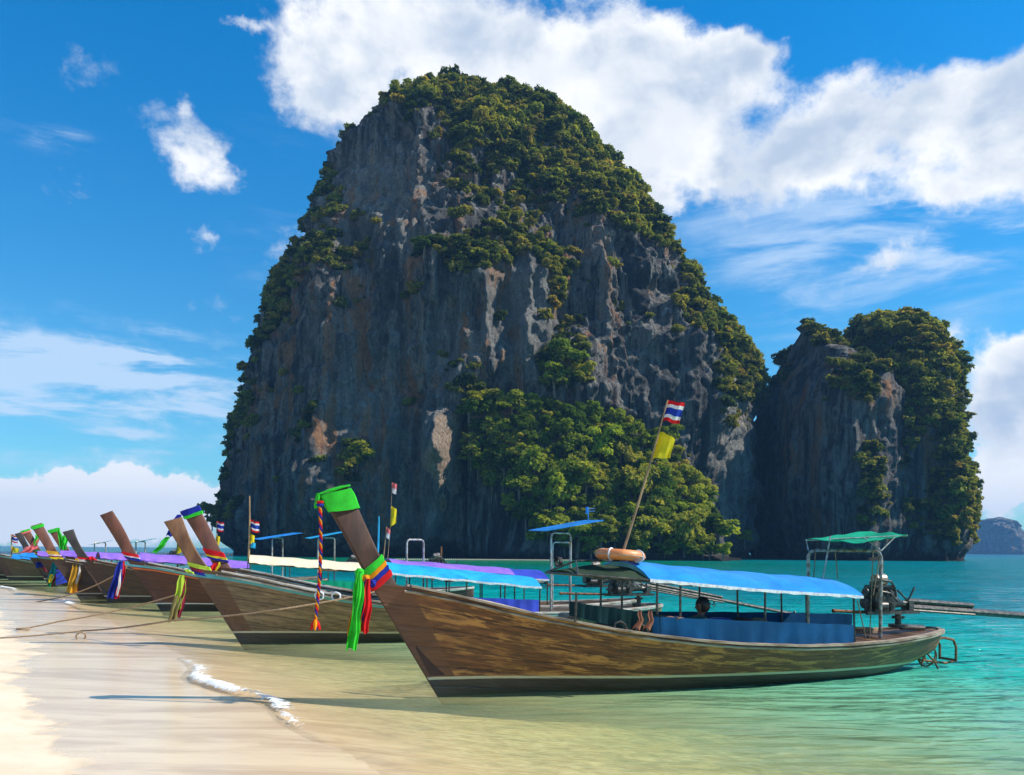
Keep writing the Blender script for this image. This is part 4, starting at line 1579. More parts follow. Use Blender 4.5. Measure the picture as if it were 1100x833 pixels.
def sash(b, label, u, bands, tails, tilt=.02, group=None):
    """cloths tied round a prow: bands = [(colour, width_u)], tails = [(colour, px0,py0,px1,py1,w0,w1,lat)] from pixel to pixel"""
    la, tr = b.prow_at(u)
    o = tag(empty('bow_sash', b.w(la[0], 0, la[1]), b.a), label, 'sash', group or 'coloured cloths tied to the prows')
    inv = Vector((-la[0], 0, -la[1]))
    kids = []
    q = u
    for c, wd in bands:
        kids.append(wrap(b, q, q+wd, CLO[c], o, tilt, name='cloth_band'))
        q += wd
    for i, (c, x0, y0, x1, y1, w0, w1, lat) in enumerate(tails):
        xa, za = b.loc(x0, y0, lat)
        xb, zb = b.loc(x1, y1, lat)
        mid = Vector(((xa*.6+xb*.4), lat-.02, (za+zb)/2))
        kids.append(ribbon(b, [(xa, lat, za), mid, (xb, lat, zb)], w0, w1, CLO[c], 'cloth_tail', o, seed=i*7+int(x0)))
    for k_ in kids:
        k_.data.transform(Matrix.Translation(inv))
    return o


def flagpole(base, top, label, flags, r=.012, m=M_BAMBOO, cat='flag', name='flag'):
    """pole from base to top; flags = [(kind, u, length, height, droop)]"""
    base, top = Vector(base), Vector(top)
    o = tag(empty(name, base), label, cat, 'flags flying over the boats')
    n = 9
    pts = []
    for i in range(n):
        u = i/(n-1)
        pts.append((top-base)*u+Vector((.03*math.sin(u*3)*(top-base).length*.3, 0, 0)))
    MB().tube(pts, [r*(1.25-.6*i/(n-1)) for i in range(n)], 8).build('pole', m, o)
    ax = (top-base)
    for kind, u, ln, h, droop in flags:
        p0 = ax*u+Vector((.03*math.sin(u*3)*ax.length*.3, 0, 0))
        dn = -ax.normalized()
        bands = {'thai': [('red', 1), ('white', 1), ('navy', 2), ('white', 1), ('red', 1)], 'yellow': [('yellow', 1)], 'pink': [('pink', 1), ('white', 1)],
                 'cyan': [('cyan', 1)]}[kind]
        tot = sum(x[1] for x in bands)
        acc = 0
        fl = None
        for bi, (c, wt) in enumerate(bands):
            rows = []
            for i in range(10):
                s_ = i/9
                taper = 1.0 if kind != 'yellow' else (1-.35*s_)
                row = []
                for j in range(3 if tot > 1 else 7):
                    nn = 2 if tot > 1 else 6
                    v = (acc+wt*j/nn)/tot
                    d = p0+dn*(v*h*taper)+Vector((ln*s_*(.96-.12*droop), .16*ln*math.sin(s_*7+v*2)+.05*ln*math.sin(s_*15), -droop*ln*s_*s_+.05*ln*math.sin(s_*8)))
                    row.append(d)
                rows.append(row)
            mm = {'red': CLO['red'], 'white': CLO['white'], 'navy': FLAGB, 'yellow': CLO['yellow'], 'pink': CLO['pink'], 'cyan': TARP['cyan']}[c]
            ob = MB().sheet(rows, .004).build('flag_cloth' if fl is None else 'flag_stripe', mm, o if fl is None else fl)
            fl = fl or ob
            acc += wt
    return o


FLAGB = cloth('flag_blue', (.02, .06, .42), trans=.3)
def rope(pts, r, label, m=M_ROPE, sag=.15, group='mooring ropes', parent=None):
    out = []
    P = [Vector(p) for p in pts]
    for a_, c_ in zip(P, P[1:]):
        for i in range(14):
            u = i/14
            q = a_.lerp(c_, u)
            q.z -= sag*4*u*(1-u)*min(1, (c_-a_).length/5)
            out.append(q)
    out.append(P[-1])
    base = out[0].copy()
    o = MB().tube([q-base for q in out], r, 6).build('mooring_rope', m, parent)
    o.location = base
    if parent is None:
        tag(o, label, 'rope', group)
    return o


def ring_coil(name, label, at_, R_, r, m, turns=3, axis='Y', rz=0, cat='rope'):
    pts = []
    for i in range(turns*18+1):
        a_ = i/18*math.tau
        rr = R_*(1+.07*math.sin(i*1.7))
        x, y = math.cos(a_)*rr, math.sin(a_)*rr
        o_ = (i/18-turns/2)*r*1.3
        pts.append(Vector({'Y': (x, o_, y), 'Z': (x, y, o_+turns*r), 'X': (o_, x, y)}[axis]))
    o = MB().tube(pts, r, 6).build(name, m)
    o.location = at_
    o.rotation_euler = (0, 0, rz)
    return tag(o, label, cat)


# ------------------------------------------------------------------ the boats
def canopy_px(b, p0, p1, m, lat=-.8, **k):
    x0, z0 = b.loc(p0[0], p0[1], lat)
    x1, z1 = b.loc(p1[0], p1[1], lat)
    b.canopy(x0, x1, z0, z1, m, half=-lat, **k)
    return x0, x1


# --- the near boat
A = Boat('longtail_boat', 'nearest longtail boat, weathered brown planks, blue tarp roof, green cloth on its tall prow', (470, 748), 21.5, 8.6, HULLS['main'], M_PROW, 2.60, rail=M_RAIL)
x0, z0 = A.loc(698, 623, -.82)
x1, z1 = A.loc(927, 641, -.82)
A.canopy(x0, x1, z0, z1, TARP['blue'], rise=.235, half=.82, poles=0)
for sd in (-1, 1):
    for px, py in ((706, 624), (731, 627), (822, 634), (866, 638), (917, 641)):
        x, z = A.loc(px, py, -.80)
        gy = min(.80, A.beam(x)-.06)
        MB().tube([(x+(.03 if px > 850 else 0), sd*gy, A.sheer(x)-.08), (x, sd*.80, z)], .017, 6).build('canopy_pole', M_DKST, A.root)
# forward frame with see-through netting
xf = A.loc(622, 612, -.55)[0]
nz0 = z0+.02
MB().tube([(x0, -.80, z0-.01), (xf, -.52, z0+.06), (xf, .52, z0+.06), (x0, .80, z0-.01)], .018, 6).build('net_frame', M_DKST, A.root)
MB().tube([(xf, -.52, z0+.06), (xf+.22, 0, z0+.235), (x0, 0, z0+.24)], .014, 6).tube([(xf, .52, z0+.06), (xf+.22, 0, z0+.235)], .014, 6).build('net_frame', M_DKST, A.root)
rows = []
for i in range(7):
    u = i/6
    hw = .50+(.80-.50)*u
    rows.append([(xf+(x0-xf)*u, y*hw, z0+.05-.05*u+.16*(1-abs(y)**2.0)*min(1, .35+u*1.2)) for y in (-1, -.66, -.33, 0, .33, .66, 1)])
MB().sheet(rows, .006).build('shade_net', TARP['net'], A.root)
# cloth sides
A.side_tarp(A.loc(623, 668, -.85)[0], A.loc(712, 668, -.9)[0], A.loc(623, 648, -.85)[1], A.loc(712, 661, -.9)[1], TARP['green'])
A.side_tarp(A.loc(705, 668, -.9)[0], A.loc(917, 670, -.85)[0], A.loc(707, 663, -.9)[1], A.loc(916, 671.5, -.85)[1], TARP['navy'])
A.side_tarp(A.loc(640, 668, .85)[0], A.loc(905, 670, .85)[0], .98, .86, TARP['navy'], sd=1)
xl = A.loc(623, 668, -.85)[0]
MB().tube([(xl, -.72, A.sheer(xl)-.05), (xl, -.74, A.loc(622, 637, -.8)[1])], .016, 6).build('canopy_pole', M_DKST, A.root)
# stern frame, net awning and its stays
xa, _ = A.loc(946, 640, -.34)
xb, _ = A.loc(868, 640, .36)
zt = A.loc(946, 592, -.34)[1]
A.stern_frame(xa, xb, -.34, .36, zt)
na = [A.loc(927, 583, -.55), A.loc(975, 575, -.25), A.loc(930, 571, .55), A.loc(866, 580, .45)]
lat4 = [-.55, -.25, .55, .45]
Q = [Vector((c[0], l_, c[1])) for c, l_ in zip(na, lat4)]
rows = []
for i in range(15):
    u = i/14
    row = []
    for j in range(9):
        v = j/8
        p_ = (Q[3].lerp(Q[0], u)).lerp(Q[2].lerp(Q[1], u), v)
        p_.z += -.045*math.sin(math.pi*u)*math.sin(math.pi*v)+.012*math.sin(u*13)+.010*math.sin(v*17+u*5)
        row.append(p_)
    rows.append(row)
MB().sheet(rows, .008).build('net_awning', TARP['emerald'], A.root)
mb = MB()
mb.tube([(A.loc(884, 620, .1)[0], .1, A.loc(884, 622, .1)[1]), (A.loc(892, 576, .1)[0], .1, A.loc(892, 576, .1)[1])], .014, 6)
mb.tube([Q[3]-Vector((0, 0, .01)), Q[1]-Vector((0, 0, .01))], .012, 6)
mb.tube([(xa, -.34, zt), Q[1].lerp(Q[0], .3)], .010, 6).tube([(xa, -.34, zt), Q[0].lerp(Q[2], .4)], .010, 6)
mb.tube([(xb, .36, zt), Q[3]], .010, 6)
mb.build('awning_strut', M_PIPE, A.root)
for px0, py0, px1, py1, lt in ((876, 592, 874, 621, .3), (897, 592, 900, 622, .2), (938, 592, 934, 690, -.3), (921, 645, 931, 690, -.35), (946, 592, 938, 640, -.2)):
    p = A.loc(px0, py0, lt)
    q = A.loc(px1, py1, lt)
    MB().tube([(p[0], lt, p[1]), ((p[0]+q[0])/2+.02, lt+.02, (p[1]+q[1])/2), (q[0], lt, q[1])], .009, 5).build('stay_rope', M_ROPE, A.root)
ex_, ez_ = A.loc(941, 654, 0)
E1 = engine(A, ex_+.05, 0, ez_, 1.0, tiller=.55, pipe_h=.28, shaft_pts=[(ex_+.6, 0, ez_+.02), (ex_+3.6, -.05, ez_-.20)], thick=1.5)
# bracket from engine to stern
MB().tube([(ex_+.47, -.05, ez_-.3), (8.35, 0, .66)], .045, 8).build('swivel_post', M_DKST, A.root)
# propeller cage / rudder hoop at the stern
cx0, cz0 = 8.35, .42
mb = MB()
for y in (-.16, .16):
    mb.tube([(8.15, y, .10), (8.30, y, .48), (8.62, y*1.1, .50), (8.82, y*1.1, .46), (8.90, y, .34), (8.90, y, .10)], .022, 6)
    mb.tube([(8.2, y, .30), (8.42, y, .12), (8.55, y, -.08)], .015, 6)
mb.tube([(8.90, -.16, .12), (8.90, .16, .12)], .022, 6).tube([(8.62, -.17, .50), (8.62, .17, .50)], .016, 6)
mb.torus((8.42, 0, .22), .20, .013, 'Y').torus((8.52, 0, .18), .13, .010, 'Y')
mb.tube([(8.2, -.05, .14), (8.8, -.05, .06), (9.0, -.05, .09)], .020, 6)
mb.build('propeller_cage', M_RUST, A.root)
for q in (2.35, 2.6):
    A.cleat(q, -1)
A.cleat(2.9, 1)
# bow clutter: planks, ropes on deck
rope([A.w(-.3, -.02, 1.40), A.w(.7, -.08, 1.20), A.w(1.4, -.22, 1.02), A.w(1.9, -.30, .93)], .016, 'pale mooring line lying along the bow deck of the nearest boat', M_ROPEP, sag=-.01, group=None)
ring_coil('rope_coil', 'pale coil of rope on the bow deck of the nearest boat', A.w(1.75, -.25, .96), .13, .014, M_ROPEP, 4, 'Z')
for x in (7.3, 7.75):
    MB().box((x, 0, .52), (.10, .9, .03), bev=.006).build('thwart', M_DECK, A.root)
ring_coil('rope_coil', 'brown coil of rope on the stern deck of the nearest boat', A.w(7.0, -.1, .60), .17, .016, M_ROPE, 4, 'Z')

# --- second boat: cyan line along the side, cyan canopy, engine showing behind the near boat
B = Boat('longtail_boat', 'second longtail boat, greyish planks with cyan stripe, cyan canopy, mostly behind the nearest boat', (258, 692), 20.0, 9.4, HULLS['grey'], M_PROWL, 2.42, rail=M_RAILW)
B.canopy_x = canopy_px(B, (414, 615), (582, 631), TARP['cyan'], rise=.20, poles=5)
B.side_tarp(B.canopy_x[0]+.9, B.canopy_x[1]-.1, .96, .84, TARP['royal'])
xa = B.loc(592, 600, -.3)[0]
xb = B.loc(613, 600, .1)[0]
B.stern_frame(xa, xb, -.3, .1, B.loc(600, 573, -.1)[1], M_PIPE, .022)
B.stern_frame(xa+.08, B.loc(618, 600, 0)[0], -.2, .3, B.loc(610, 583, 0)[1], M_PIPE, .018)
s0 = B.loc(576, 571, 0)
s1 = B.loc(637, 560, 0)
B.shade(s0[0], s1[0], -.55, .45, s0[1], s1[1], TARP['blue'], sag=.01, th=.02)
ant = B.loc(632, 559, 0)
mb = MB()
mb.tube([(ant[0], 0, ant[1]-.01), (ant[0]-.02, 0, ant[1]+.30)], .012, 6)
mb.box((ant[0]-.03, 0, ant[1]+.22), (.07, .05, .16), bev=.01)
for z_ in (.20, .26):
    mb.tube([(ant[0], 0, ant[1]+z_), (ant[0]+.16, 0, ant[1]+z_+.01)], .006, 5)
mb.build('antenna', TARP['blue'], B.root)
ex2, ez2 = B.loc(668, 636, 0)
sp = B.loc(852, 660, 0)
sa = B.loc(694, 629, 0)
engine(B, ex2, 0, ez2, 1.05, tiller=1.1, pipe_h=.05, guard=True, shaft_pts=[(sa[0], 0, sa[1]), (sp[0], 0, sp[1])])
ring_coil('rope_coil', 'black coil of rope hanging from the steel frame behind the cyan canopy', B.w(*[B.loc(600, 604, -.28)[0], -.28, B.loc(600, 604, -.28)[1]]), .10, .018, M_BLACK, 4, 'X', rz=.5)
ring_coil('rope_coil', 'blue and white striped coil on the rail of the second boat, nearer its prow', B.w(*[B.loc(343, 640, -.6)[0], -.62, B.loc(343, 640, -.6)[1]]), .08, .016, M_WHITE, 3, 'Y')
ring_coil('rope_coil', 'blue and white striped coil on the rail of the second boat, farther from its prow', B.w(*[B.loc(361, 641, -.7)[0], -.72, B.loc(361, 641, -.7)[1]]), .08, .016, M_WHITE, 3, 'Y')

# --- third boat, golden brown
D_ = Boat('longtail_boat', 'golden brown longtail boat behind the cyan-striped one, blue cloth on its prow tip', (276, 681), 20.0, 9.4, HULLS['gold'], M_PROWR, 2.72, rail=M_RAILW)
canopy_px(D_, (424, 611), (590, 623), TARP['purple'], rise=.20, poles=4, segs=((0, .78, TARP['purple']), (.78, 1, TARP['royal'])))
D_.stern_frame(D_.loc(437, 600, -.2)[0], D_.loc(455, 600, .2)[0], -.2, .2, D_.loc(445, 580, 0)[1], M_PIPE, .022)
engine(D_, 8.2, 0, 1.05, 1.0, shaft=3.0, drop=.5, pipe_h=.1)

# --- fourth, red-brown
E_ = Boat('longtail_boat', 'red-brown longtail boat with orange and blue side stripes and cream canopy', (173, 657), 20.0, 9.6, HULLS['red'], M_PROWR, 2.85, rail=M_RAILW)
cx_ = canopy_px(E_, (268, 605), (392, 614), TARP['cream'], rise=.24, poles=4, trim=False)
E_.side_tarp(cx_[0]+1.0, cx_[1], .95, .88, TARP['emerald'])
engine(E_, 8.3, 0, 1.15, 1.1, shaft=3.0, drop=.4, pipe_h=.25)

G_ = Boat('longtail_boat', 'dark longtail boat whose short black prow bears a red tie, under the purple canopy', (117, 648), 23.0, 9.4, HULLS['dark'], M_PROWD, 2.40, rail=M_RAIL)
canopy_px(G_, (150, 602), (268, 611), TARP['purple'], rise=.24, poles=4, trim=False)
s0 = G_.loc(330, 579, 0)
s1 = G_.loc(368, 572, 0)
G_.shade(s0[0], s1[0], -.6, .6, s0[1], s1[1], TARP['cyan'], sag=.02)
G_.stern_frame(G_.loc(340, 590, 0)[0], G_.loc(361, 590, 0)[0], -.3, .3, G_.loc(350, 578, 0)[1], M_PIPE, .03)
engine(G_, 8.2, 0, 1.1, 1.0, shaft=2.6, drop=.3)

H_ = Boat('longtail_boat', 'dark brown longtail boat whose prow has a green cap and a gold sash', (86, 645), 32.0, 9.0, HULLS['dark'], M_PROWR, 2.62, rail=M_RAIL)
canopy_px(H_, (108, 600), (176, 605), TARP['purple'], rise=.22, poles=4, trim=False)
s0 = H_.loc(275, 580, 0)
s1 = H_.loc(320, 573, 0)
H_.shade(s0[0], s1[0], -.6, .6, s0[1], s1[1], TARP['blue'], sag=.02)
H_.stern_frame(H_.loc(290, 590, 0)[0], H_.loc(306, 590, 0)[0], -.3, .3, H_.loc(300, 578, 0)[1], M_PIPE, .03)

I_ = Boat('longtail_boat', 'longtail boat mostly hidden behind the gold-sashed one, small green cap on its prow', (97, 638.5), 24.0, 9.0, HULLS['far'], M_PROWR, 2.55)
canopy_px(I_, (64, 597), (120, 600), TARP['purple'], rise=.2, poles=4, trim=False)

J_ = Boat('longtail_boat', 'longtail boat with pink and green cloth on its prow tip and a blue sheet', (62, 630), 28.0, 9.0, HULLS['far'], M_PROWR, 2.62)
canopy_px(J_, (40, 597), (92, 600), TARP['purple'], rise=.2, poles=4, trim=False)
K_ = Boat('longtail_boat', 'longtail boat with blackish prow hung with dark bunched cloths', (51, 627), 24.0, 9.0, HULLS['far'], M_PROWD, 2.52)
canopy_px(K_, (22, 598), (60, 600), TARP['blue'], rise=.2, poles=4, trim=False)
s0 = K_.loc(137, 584, 0)
s1 = K_.loc(168, 579, 0)
K_.shade(s0[0], s1[0], -.6, .6, s0[1], s1[1], TARP['teal'], sag=.03)
K_.stern_frame(K_.loc(146, 590, 0)[0], K_.loc(156, 590, 0)[0], -.3, .3, K_.loc(150, 582, 0)[1], M_PIPE, .035)
L_ = Boat('longtail_boat', 'grey-brown longtail boat at the left edge with cyan side stripe, prow out of sight', (10, 624), 22.0, 9.0, HULLS['far'], M_PROWR, 2.55, rail=M_RAILW)
canopy_px(L_, (12, 600), (52, 602), TARP['blue'], rise=.2, poles=4, trim=False)
s0 = L_.loc(96, 586, 0)
s1 = L_.loc(121, 581, 0)
L_.shade(s0[0], s1[0], -.6, .6, s0[1], s1[1], TARP['teal'], sag=.03)
L_.stern_frame(L_.loc(102, 590, 0)[0], L_.loc(113, 590, 0)[0], -.3, .3, L_.loc(108, 583, 0)[1], M_PIPE, .035)
engine(L_, 8.2, 0, 1.15, 1.1, shaft=2.6, drop=.3)
N_ = Boat('longtail_boat', 'dark hull just showing at the left edge behind the cyan-striped grey-brown boat', (-24, 622), 22.0, 9.0, HULLS['dark'], M_PROWD, 2.5)

# ------------------------------------------------------------------ cloths on the prows
sash(A, 'wide green, orange, blue and red sash tied round the nearest prow', .515, [('green', .034), ('orange', .022), ('blue', .024), ('red', .030)][::-1],
     [('orange', 387, 616, 379, 682, .11, .14, -.09), ('green', 386, 614, 378, 698, .10, .14, -.15), ('green', 388, 616, 382, 680, .07, .09, -.19), ('blue', 394, 622, 390, 668, .08, .09, -.10), ('red', 396, 622, 391, 680, .08, .12, -.13),
      ('green', 408, 618, 402, 634, .10, .08, .10)], tilt=-.028)
kn = [x for x in bpy.data.objects if x.name.startswith('bow_sash')][0]
for px, py, cn, r_ in ((386, 616, 'green', .055), (393, 622, 'orange', .045), (400, 627, 'blue', .045)):
    x, z = A.loc(px, py, -.08)
    bm = bmesh.new()
    bmesh.ops.create_icosphere(bm, subdivisions=3, radius=1)
    for v in bm.verts:
        v.co *= 1+.22*math.sin(v.co.x*6+v.co.z*5)*math.sin(v.co.y*7+1)
        v.co = Vector((v.co.x*r_, v.co.y*r_*.8, v.co.z*r_*1.1))
    me = bpy.data.meshes.new('knot')
    bm.to_mesh(me)
    bm.free()
    o = link_mesh('knot', me, CLO[cn], kn)
    la_, tr_ = A.prow_at(.515)
    o.location = (x-la_[0], -.08, z-la_[1])
# green cap on the prow tip
la, tr = A.prow_at(.93)
o = tag(empty('prow_cap', A.w(la[0], 0, la[1]), A.a), 'bright green cloth wrapped over the tip of the nearest prow', 'prow cloth')
inv = Matrix.Translation((-la[0], 0, -la[1]))
k1 = wrap(A, .90, 1.0, CLO['green'], o, .01, fat=.035, name='cloth_wrap')
tl, tt = A.prow_at(1.0)
mb = MB()
rows = []
for i in range(7):
    u = i/6
    row = []
    for j in range(6):
        v = j/5-.5
        x = tl[0]-.02+(tt[0]-tl[0]+.04)*u
        z = tl[1]+(tt[1]-tl[1])*u+.012+.02*math.sin(u*math.pi)*(1-4*v*v)+.006*math.sin(u*9+v*11)
        row.append((x, v*.15, z))
    rows.append(row)
mb.sheet(rows, .02)
k2 = mb.build('cloth_fold', CLO['green'], o)
rows = [[(tl[0]-.035+.012*math.sin(j*2+i)-.006*i, -.07+.14*j/5, tl[1]+.02-.045*i) for j in range(6)] for i in range(5)]
k3 = MB().sheet(rows, .02).build('cloth_fold', CLO['green'], o)
for k_ in (k1, k2, k3):
    k_.data.transform(inv)
# braided garland hanging from the tip
g0 = A.w(tl[0]-.02, -.07, tl[1]-.10)
xg, zg = A.loc(339, 668, -.08)
g1 = A.w(xg, -.08, zg)
gar = tag(empty('garland', g0), 'long braided red, yellow and blue garland hanging from the nearest prow tip', 'garland')
for k, cn in enumerate(('red', 'orange', 'blue')):
    pts = []
    for i in range(150):
        u = i/149
        p_ = (g1-g0)*u+Vector((.03*math.sin(u*3.2), 0, 0))
        a_ = u*62+k*math.tau/3
        pts.append(p_+Vector((math.cos(a_)*.011, math.sin(a_)*.011, 0)))
    MB().tube(pts, .0115, 6).build('strand', CLO[cn], gar)
for k, cn in enumerate(('red', 'blue', 'red', 'orange')):
    a_ = k*1.6
    MB().tube([(g1-g0)+Vector((0, 0, .03)), (g1-g0)+Vector((math.cos(a_)*.03, math.sin(a_)*.03, -.03)), (g1-g0)+Vector((math.cos(a_)*.055, math.sin(a_)*.05, -.10))], [.018, .028, .012], 6).build('tassel', CLO[cn], gar)
for k, cn in enumerate(('red', 'blue')):
    MB().torus((0, 0, .01-.035*k), .028, .018, 'Z').build('knot', CLO[cn], gar)

sash(B, 'lime and maroon sash hanging from the second prow', .50, [('blue', .03), ('maroon', .035), ('lime', .04)],
     [('lime', 196, 618, 190, 655, .16, .15, -.12), ('olive', 191, 640, 184, 668, .15, .13, -.15), ('maroon', 198, 622, 191, 663, .12, .12, -.10), ('lime', 200, 612, 206, 616, .1, .1, -.1)], tilt=.03)
sash(D_, 'short red sash on the neck of the golden brown boat', .55, [('blue', .02), ('yellow', .02), ('red', .05)], [('red', 232, 605, 226, 618, .16, .12, -.12), ('yellow', 236, 604, 229, 619, .05, .05, -.15)], tilt=.03)
sash(D_, 'blue cloth with green edge trailing from the tip of the tall golden prow', .93, [('green', .025), ('blue', .045)],
     [('blue', 193, 553, 182, 576, .16, .14, -.08), ('green', 180, 577, 166, 594, .14, .10, -.08)], tilt=.0)
sash(E_, 'blue and red sash hanging from the red-brown prow', .48, [('blue', .03), ('white', .015), ('red', .035)], [('blue', 130, 603, 120, 643, .20, .26, -.14), ('red', 133, 603, 124, 643, .14, .18, -.10), ('white', 130, 612, 126, 640, .05, .06, -.2)], tilt=.03)
sash(G_, 'small red and white tie on the black prow', .52, [('white', .04), ('red', .03)], [('red', 97, 598, 101, 602, .2, .16, -.12)], tilt=.02)
sash(H_, 'gold and orange sash hanging from the prow beside the green-capped one', .50, [('yellow', .03), ('maroon', .02), ('white', .02), ('gold', .05)],
     [('gold', 84, 600, 76, 637, .28, .30, -.14), ('orange', 86, 605, 79, 637, .2, .18, -.10), ('white', 87, 603, 82, 628, .06, .06, -.18)], tilt=.02)
sash(H_, 'green cap cloth with tails trailing from the gold-sashed prow', .95, [('green', .04)], [('green', 63, 567, 66, 590, .10, .08, -.08), ('green', 70, 575, 68, 591, .18, .16, -.1), ('green', 64, 570, 71, 590, .05, .05, -.12)], tilt=0)
sash(I_, 'tiny green cap on the hidden prow', .95, [('green', .05)], [('green', 75, 571, 73, 576, .12, .1, -.08)], tilt=0)
sash(J_, 'teal, red and green sash hanging from the prow with the pink tip cloth', .50, [('teal', .03), ('yellow', .02), ('maroon', .03), ('dgreen', .03)],
     [('teal', 60, 603, 55, 622, .30, .30, -.14), ('maroon', 62, 603, 55, 640, .22, .14, -.12), ('dgreen', 60, 612, 50, 640, .24, .32, -.10), ('yellow', 56, 617, 53, 626, .20, .16, -.18)], tilt=.02)
sash(J_, 'pink and green cloth looping from the tip of the fourth prow from the left edge', .94, [('pink', .03), ('green', .03)], [('pink', 42, 573, 34, 590, .10, .30, -.08), ('green', 41, 571, 37, 586, .14, .12, -.1), ('pink', 35, 587, 27, 594, .55, .40, -.1)], tilt=0)
sash(K_, 'dark bunched cloths on the blackish prow', .55, [('dgreen', .05), ('white', .02), ('maroon', .05)],
     [('dgreen', 44, 600, 53, 604, .5, .4, -.14), ('maroon', 47, 603, 52, 614, .5, .35, -.12), ('blue', 43, 604, 42, 610, .4, .3, -.18), ('pink', 38, 590, 40, 597, .3, .2, -.1)], tilt=.02)
bx, bz = J_.loc(72, 622, -.5)
mb = MB()
rows = []
for i in range(10):
    a_ = i/9*math.pi
    rows.append([(bx-.45+.9*i/9, -.62-.10*math.sin(a_)-.05*math.sin(j*2+i), bz+.42-.09*j+(.30*(i/9))) for j in range(9)])
mb.sheet(rows, .03)
ob = mb.build('tarp_bundle', TARP['royal'])
for v in ob.data.vertices:
    pass
ob.location = J_.w(0, 0, 0)
ob.rotation_euler = (0, 0, J_.a)
tag(ob, 'dark blue sheet hanging over the bow of the boat with the pink tip cloth', 'tarp')

# ------------------------------------------------------------------ flags
b0 = A.w(A.loc(667, 598, .1)[0], .1, A.loc(667, 600, .1)[1])
yb_ = b0.y
flagpole(b0, at(717, 430, yb_-.1), 'tall leaning bamboo pole with striped national flag above a yellow pennant', [('thai', .995, .27, .30, .15), ('yellow', .80, .26, .42, .45)], r=.016)
flagpole(at(267, 603, 25.0), at(268, 533, 25.0), 'upright wooden pole at the cream canopy with striped flag over a yellow and cyan one', [('thai', .63, .9*.33, .33, .25), ('yellow', .42, .16, .35, .4), ('cyan', .30, .2, .16, .3)], r=.028)
flagpole(at(405, 606, 17.6), at(407, 555, 17.6), 'bare cyan-painted pole beside the green sash', [], r=.022, m=TARP['cyan'], cat='pole', name='flag_pole')
flagpole(at(411, 606, 18.6), at(415, 566, 18.6), 'small faded pink flag on a thin pole, right of the cyan pole', [('pink', .98, .10, .22, .6)], r=.012)
flagpole(at(416, 606, 19.4), at(421, 518, 19.4), 'pink and yellow streamers high on a thin pole above the cyan canopy', [('pink', .99, .12, .24, .3), ('yellow', .70, .14, .50, .5)], r=.006)
flagpole(at(230, 604, 30), at(233, 560, 30), 'small striped flag over yellow one against the sky, left of the cliff foot', [('thai', .99, .26, .34, .2), ('yellow', .65, .14, .45, .4)], r=.014)
flagpole(at(188, 602, 32), at(192, 571, 32), 'small purple-red flag cluster between the two tall prows', [('thai', .99, .30, .4, .5), ('yellow', .55, .2, .4, .4)], r=.014)
flagpole(at(12, 604, 46), at(12, 574, 46), 'tiny flags on a post at the far left', [('thai', .98, .35, .4, .3), ('yellow', .55, .4, .35, .3)], r=.03)

# ------------------------------------------------------------------ life ring on the canopy
lx, lz = A.loc(667, 600, -.25)
ring = tag(empty('life_ring', A.w(lx, -.22, z0+.255), A.a+.1), 'orange life ring lying on the front of the blue roof', 'life ring')
M_RING = mat('orange_ring', color=(.80, .30, .10), rough=.45, c2=(.62, .20, .06), scale=6)
MB().torus((0, 0, .06), .27, .075, 'Z', 14, 40).build('ring', M_RING, ring)
mb = MB()
for k in range(4):
    a_ = k*math.pi/2+.5
    p_ = Vector((math.cos(a_)*.27, math.sin(a_)*.27, .06))
    t_ = Vector((-math.sin(a_), math.cos(a_), 0))
    pts = []
    for i in range(14):
        b_ = math.tau*i/14
        pts.append(p_+Vector((math.cos(a_)*math.cos(b_)*.08, math.sin(a_)*math.cos(b_)*.08, math.sin(b_)*.08)))
    mb.tube(pts, .012, 6, True)
mb.build('strap', M_WHITE, ring)
pts = [Vector((math.cos(a_/48*math.tau)*(.355+.02*math.cos(a_/48*math.tau*4)), math.sin(a_/48*math.tau)*(.355+.02*math.cos(a_/48*math.tau*4)), .055)) for a_ in range(48)]
MB().tube(pts, .008, 5, True).build('grab_line', M_ROPEP, ring)
ring.rotation_euler = (0, R(4.5), A.a+.1)

# ------------------------------------------------------------------ person reclining in the near boat
M_SKIN = mat('skin', color=(.20, .090, .050), rough=.6)
M_HAIR = mat('black_hair', color=(.012, .010, .010), rough=.55)
M_SHIRT = cloth('grey_green_shirt', (.05, .12, .11))


def skin_body(name, chains, m, parent, sub=2):
    """chains: list of [(point, radius)...]; first chain rooted, others start on an existing index"""
    me = bpy.data.meshes.new(name)
    V, E, Rr = [], [], []
    for start, ch in chains:
        prev = start
        for p_, r_ in ch:
            V.append(p_)
            Rr.append(r_)
            i = len(V)-1
            if prev is not None:
                E.append((prev, i))
            prev = i
    me.from_pydata(V, E, [])
    o = bpy.data.objects.new(name, me)
    C.objects.link(o)
    o.parent = parent
    sk = o.modifiers.new('skin', 'SKIN')
    ly = me.skin_vertices[0] if me.skin_vertices else None
    if ly is None:
        bm = bmesh.new()
        bm.from_mesh(me)
        bm.verts.layers.skin.verify()
        bm.to_mesh(me)
        bm.free()
        ly = me.skin_vertices[0]
    for i, r_ in enumerate(Rr):
        ly.data[i].radius = (r_ if isinstance(r_, tuple) else (r_, r_))
        ly.data[i].use_root = (i == 0)
    ss_ = o.modifiers.new('sub', 'SUBSURF')
    ss_.levels = ss_.render_levels = sub
    me.materials.append(m)
    sk.use_smooth_shade = True
    return o


hx, hz_ = A.loc(754, 654, -.45)
px_ = hx-.20
per = tag(empty('person', A.w(px_, -.45, .42), A.a), 'dark-haired person reclining under the blue roof, one arm stretched towards the prow', 'person')


def q_(x, y, z):
    return (x, y, z-.42)


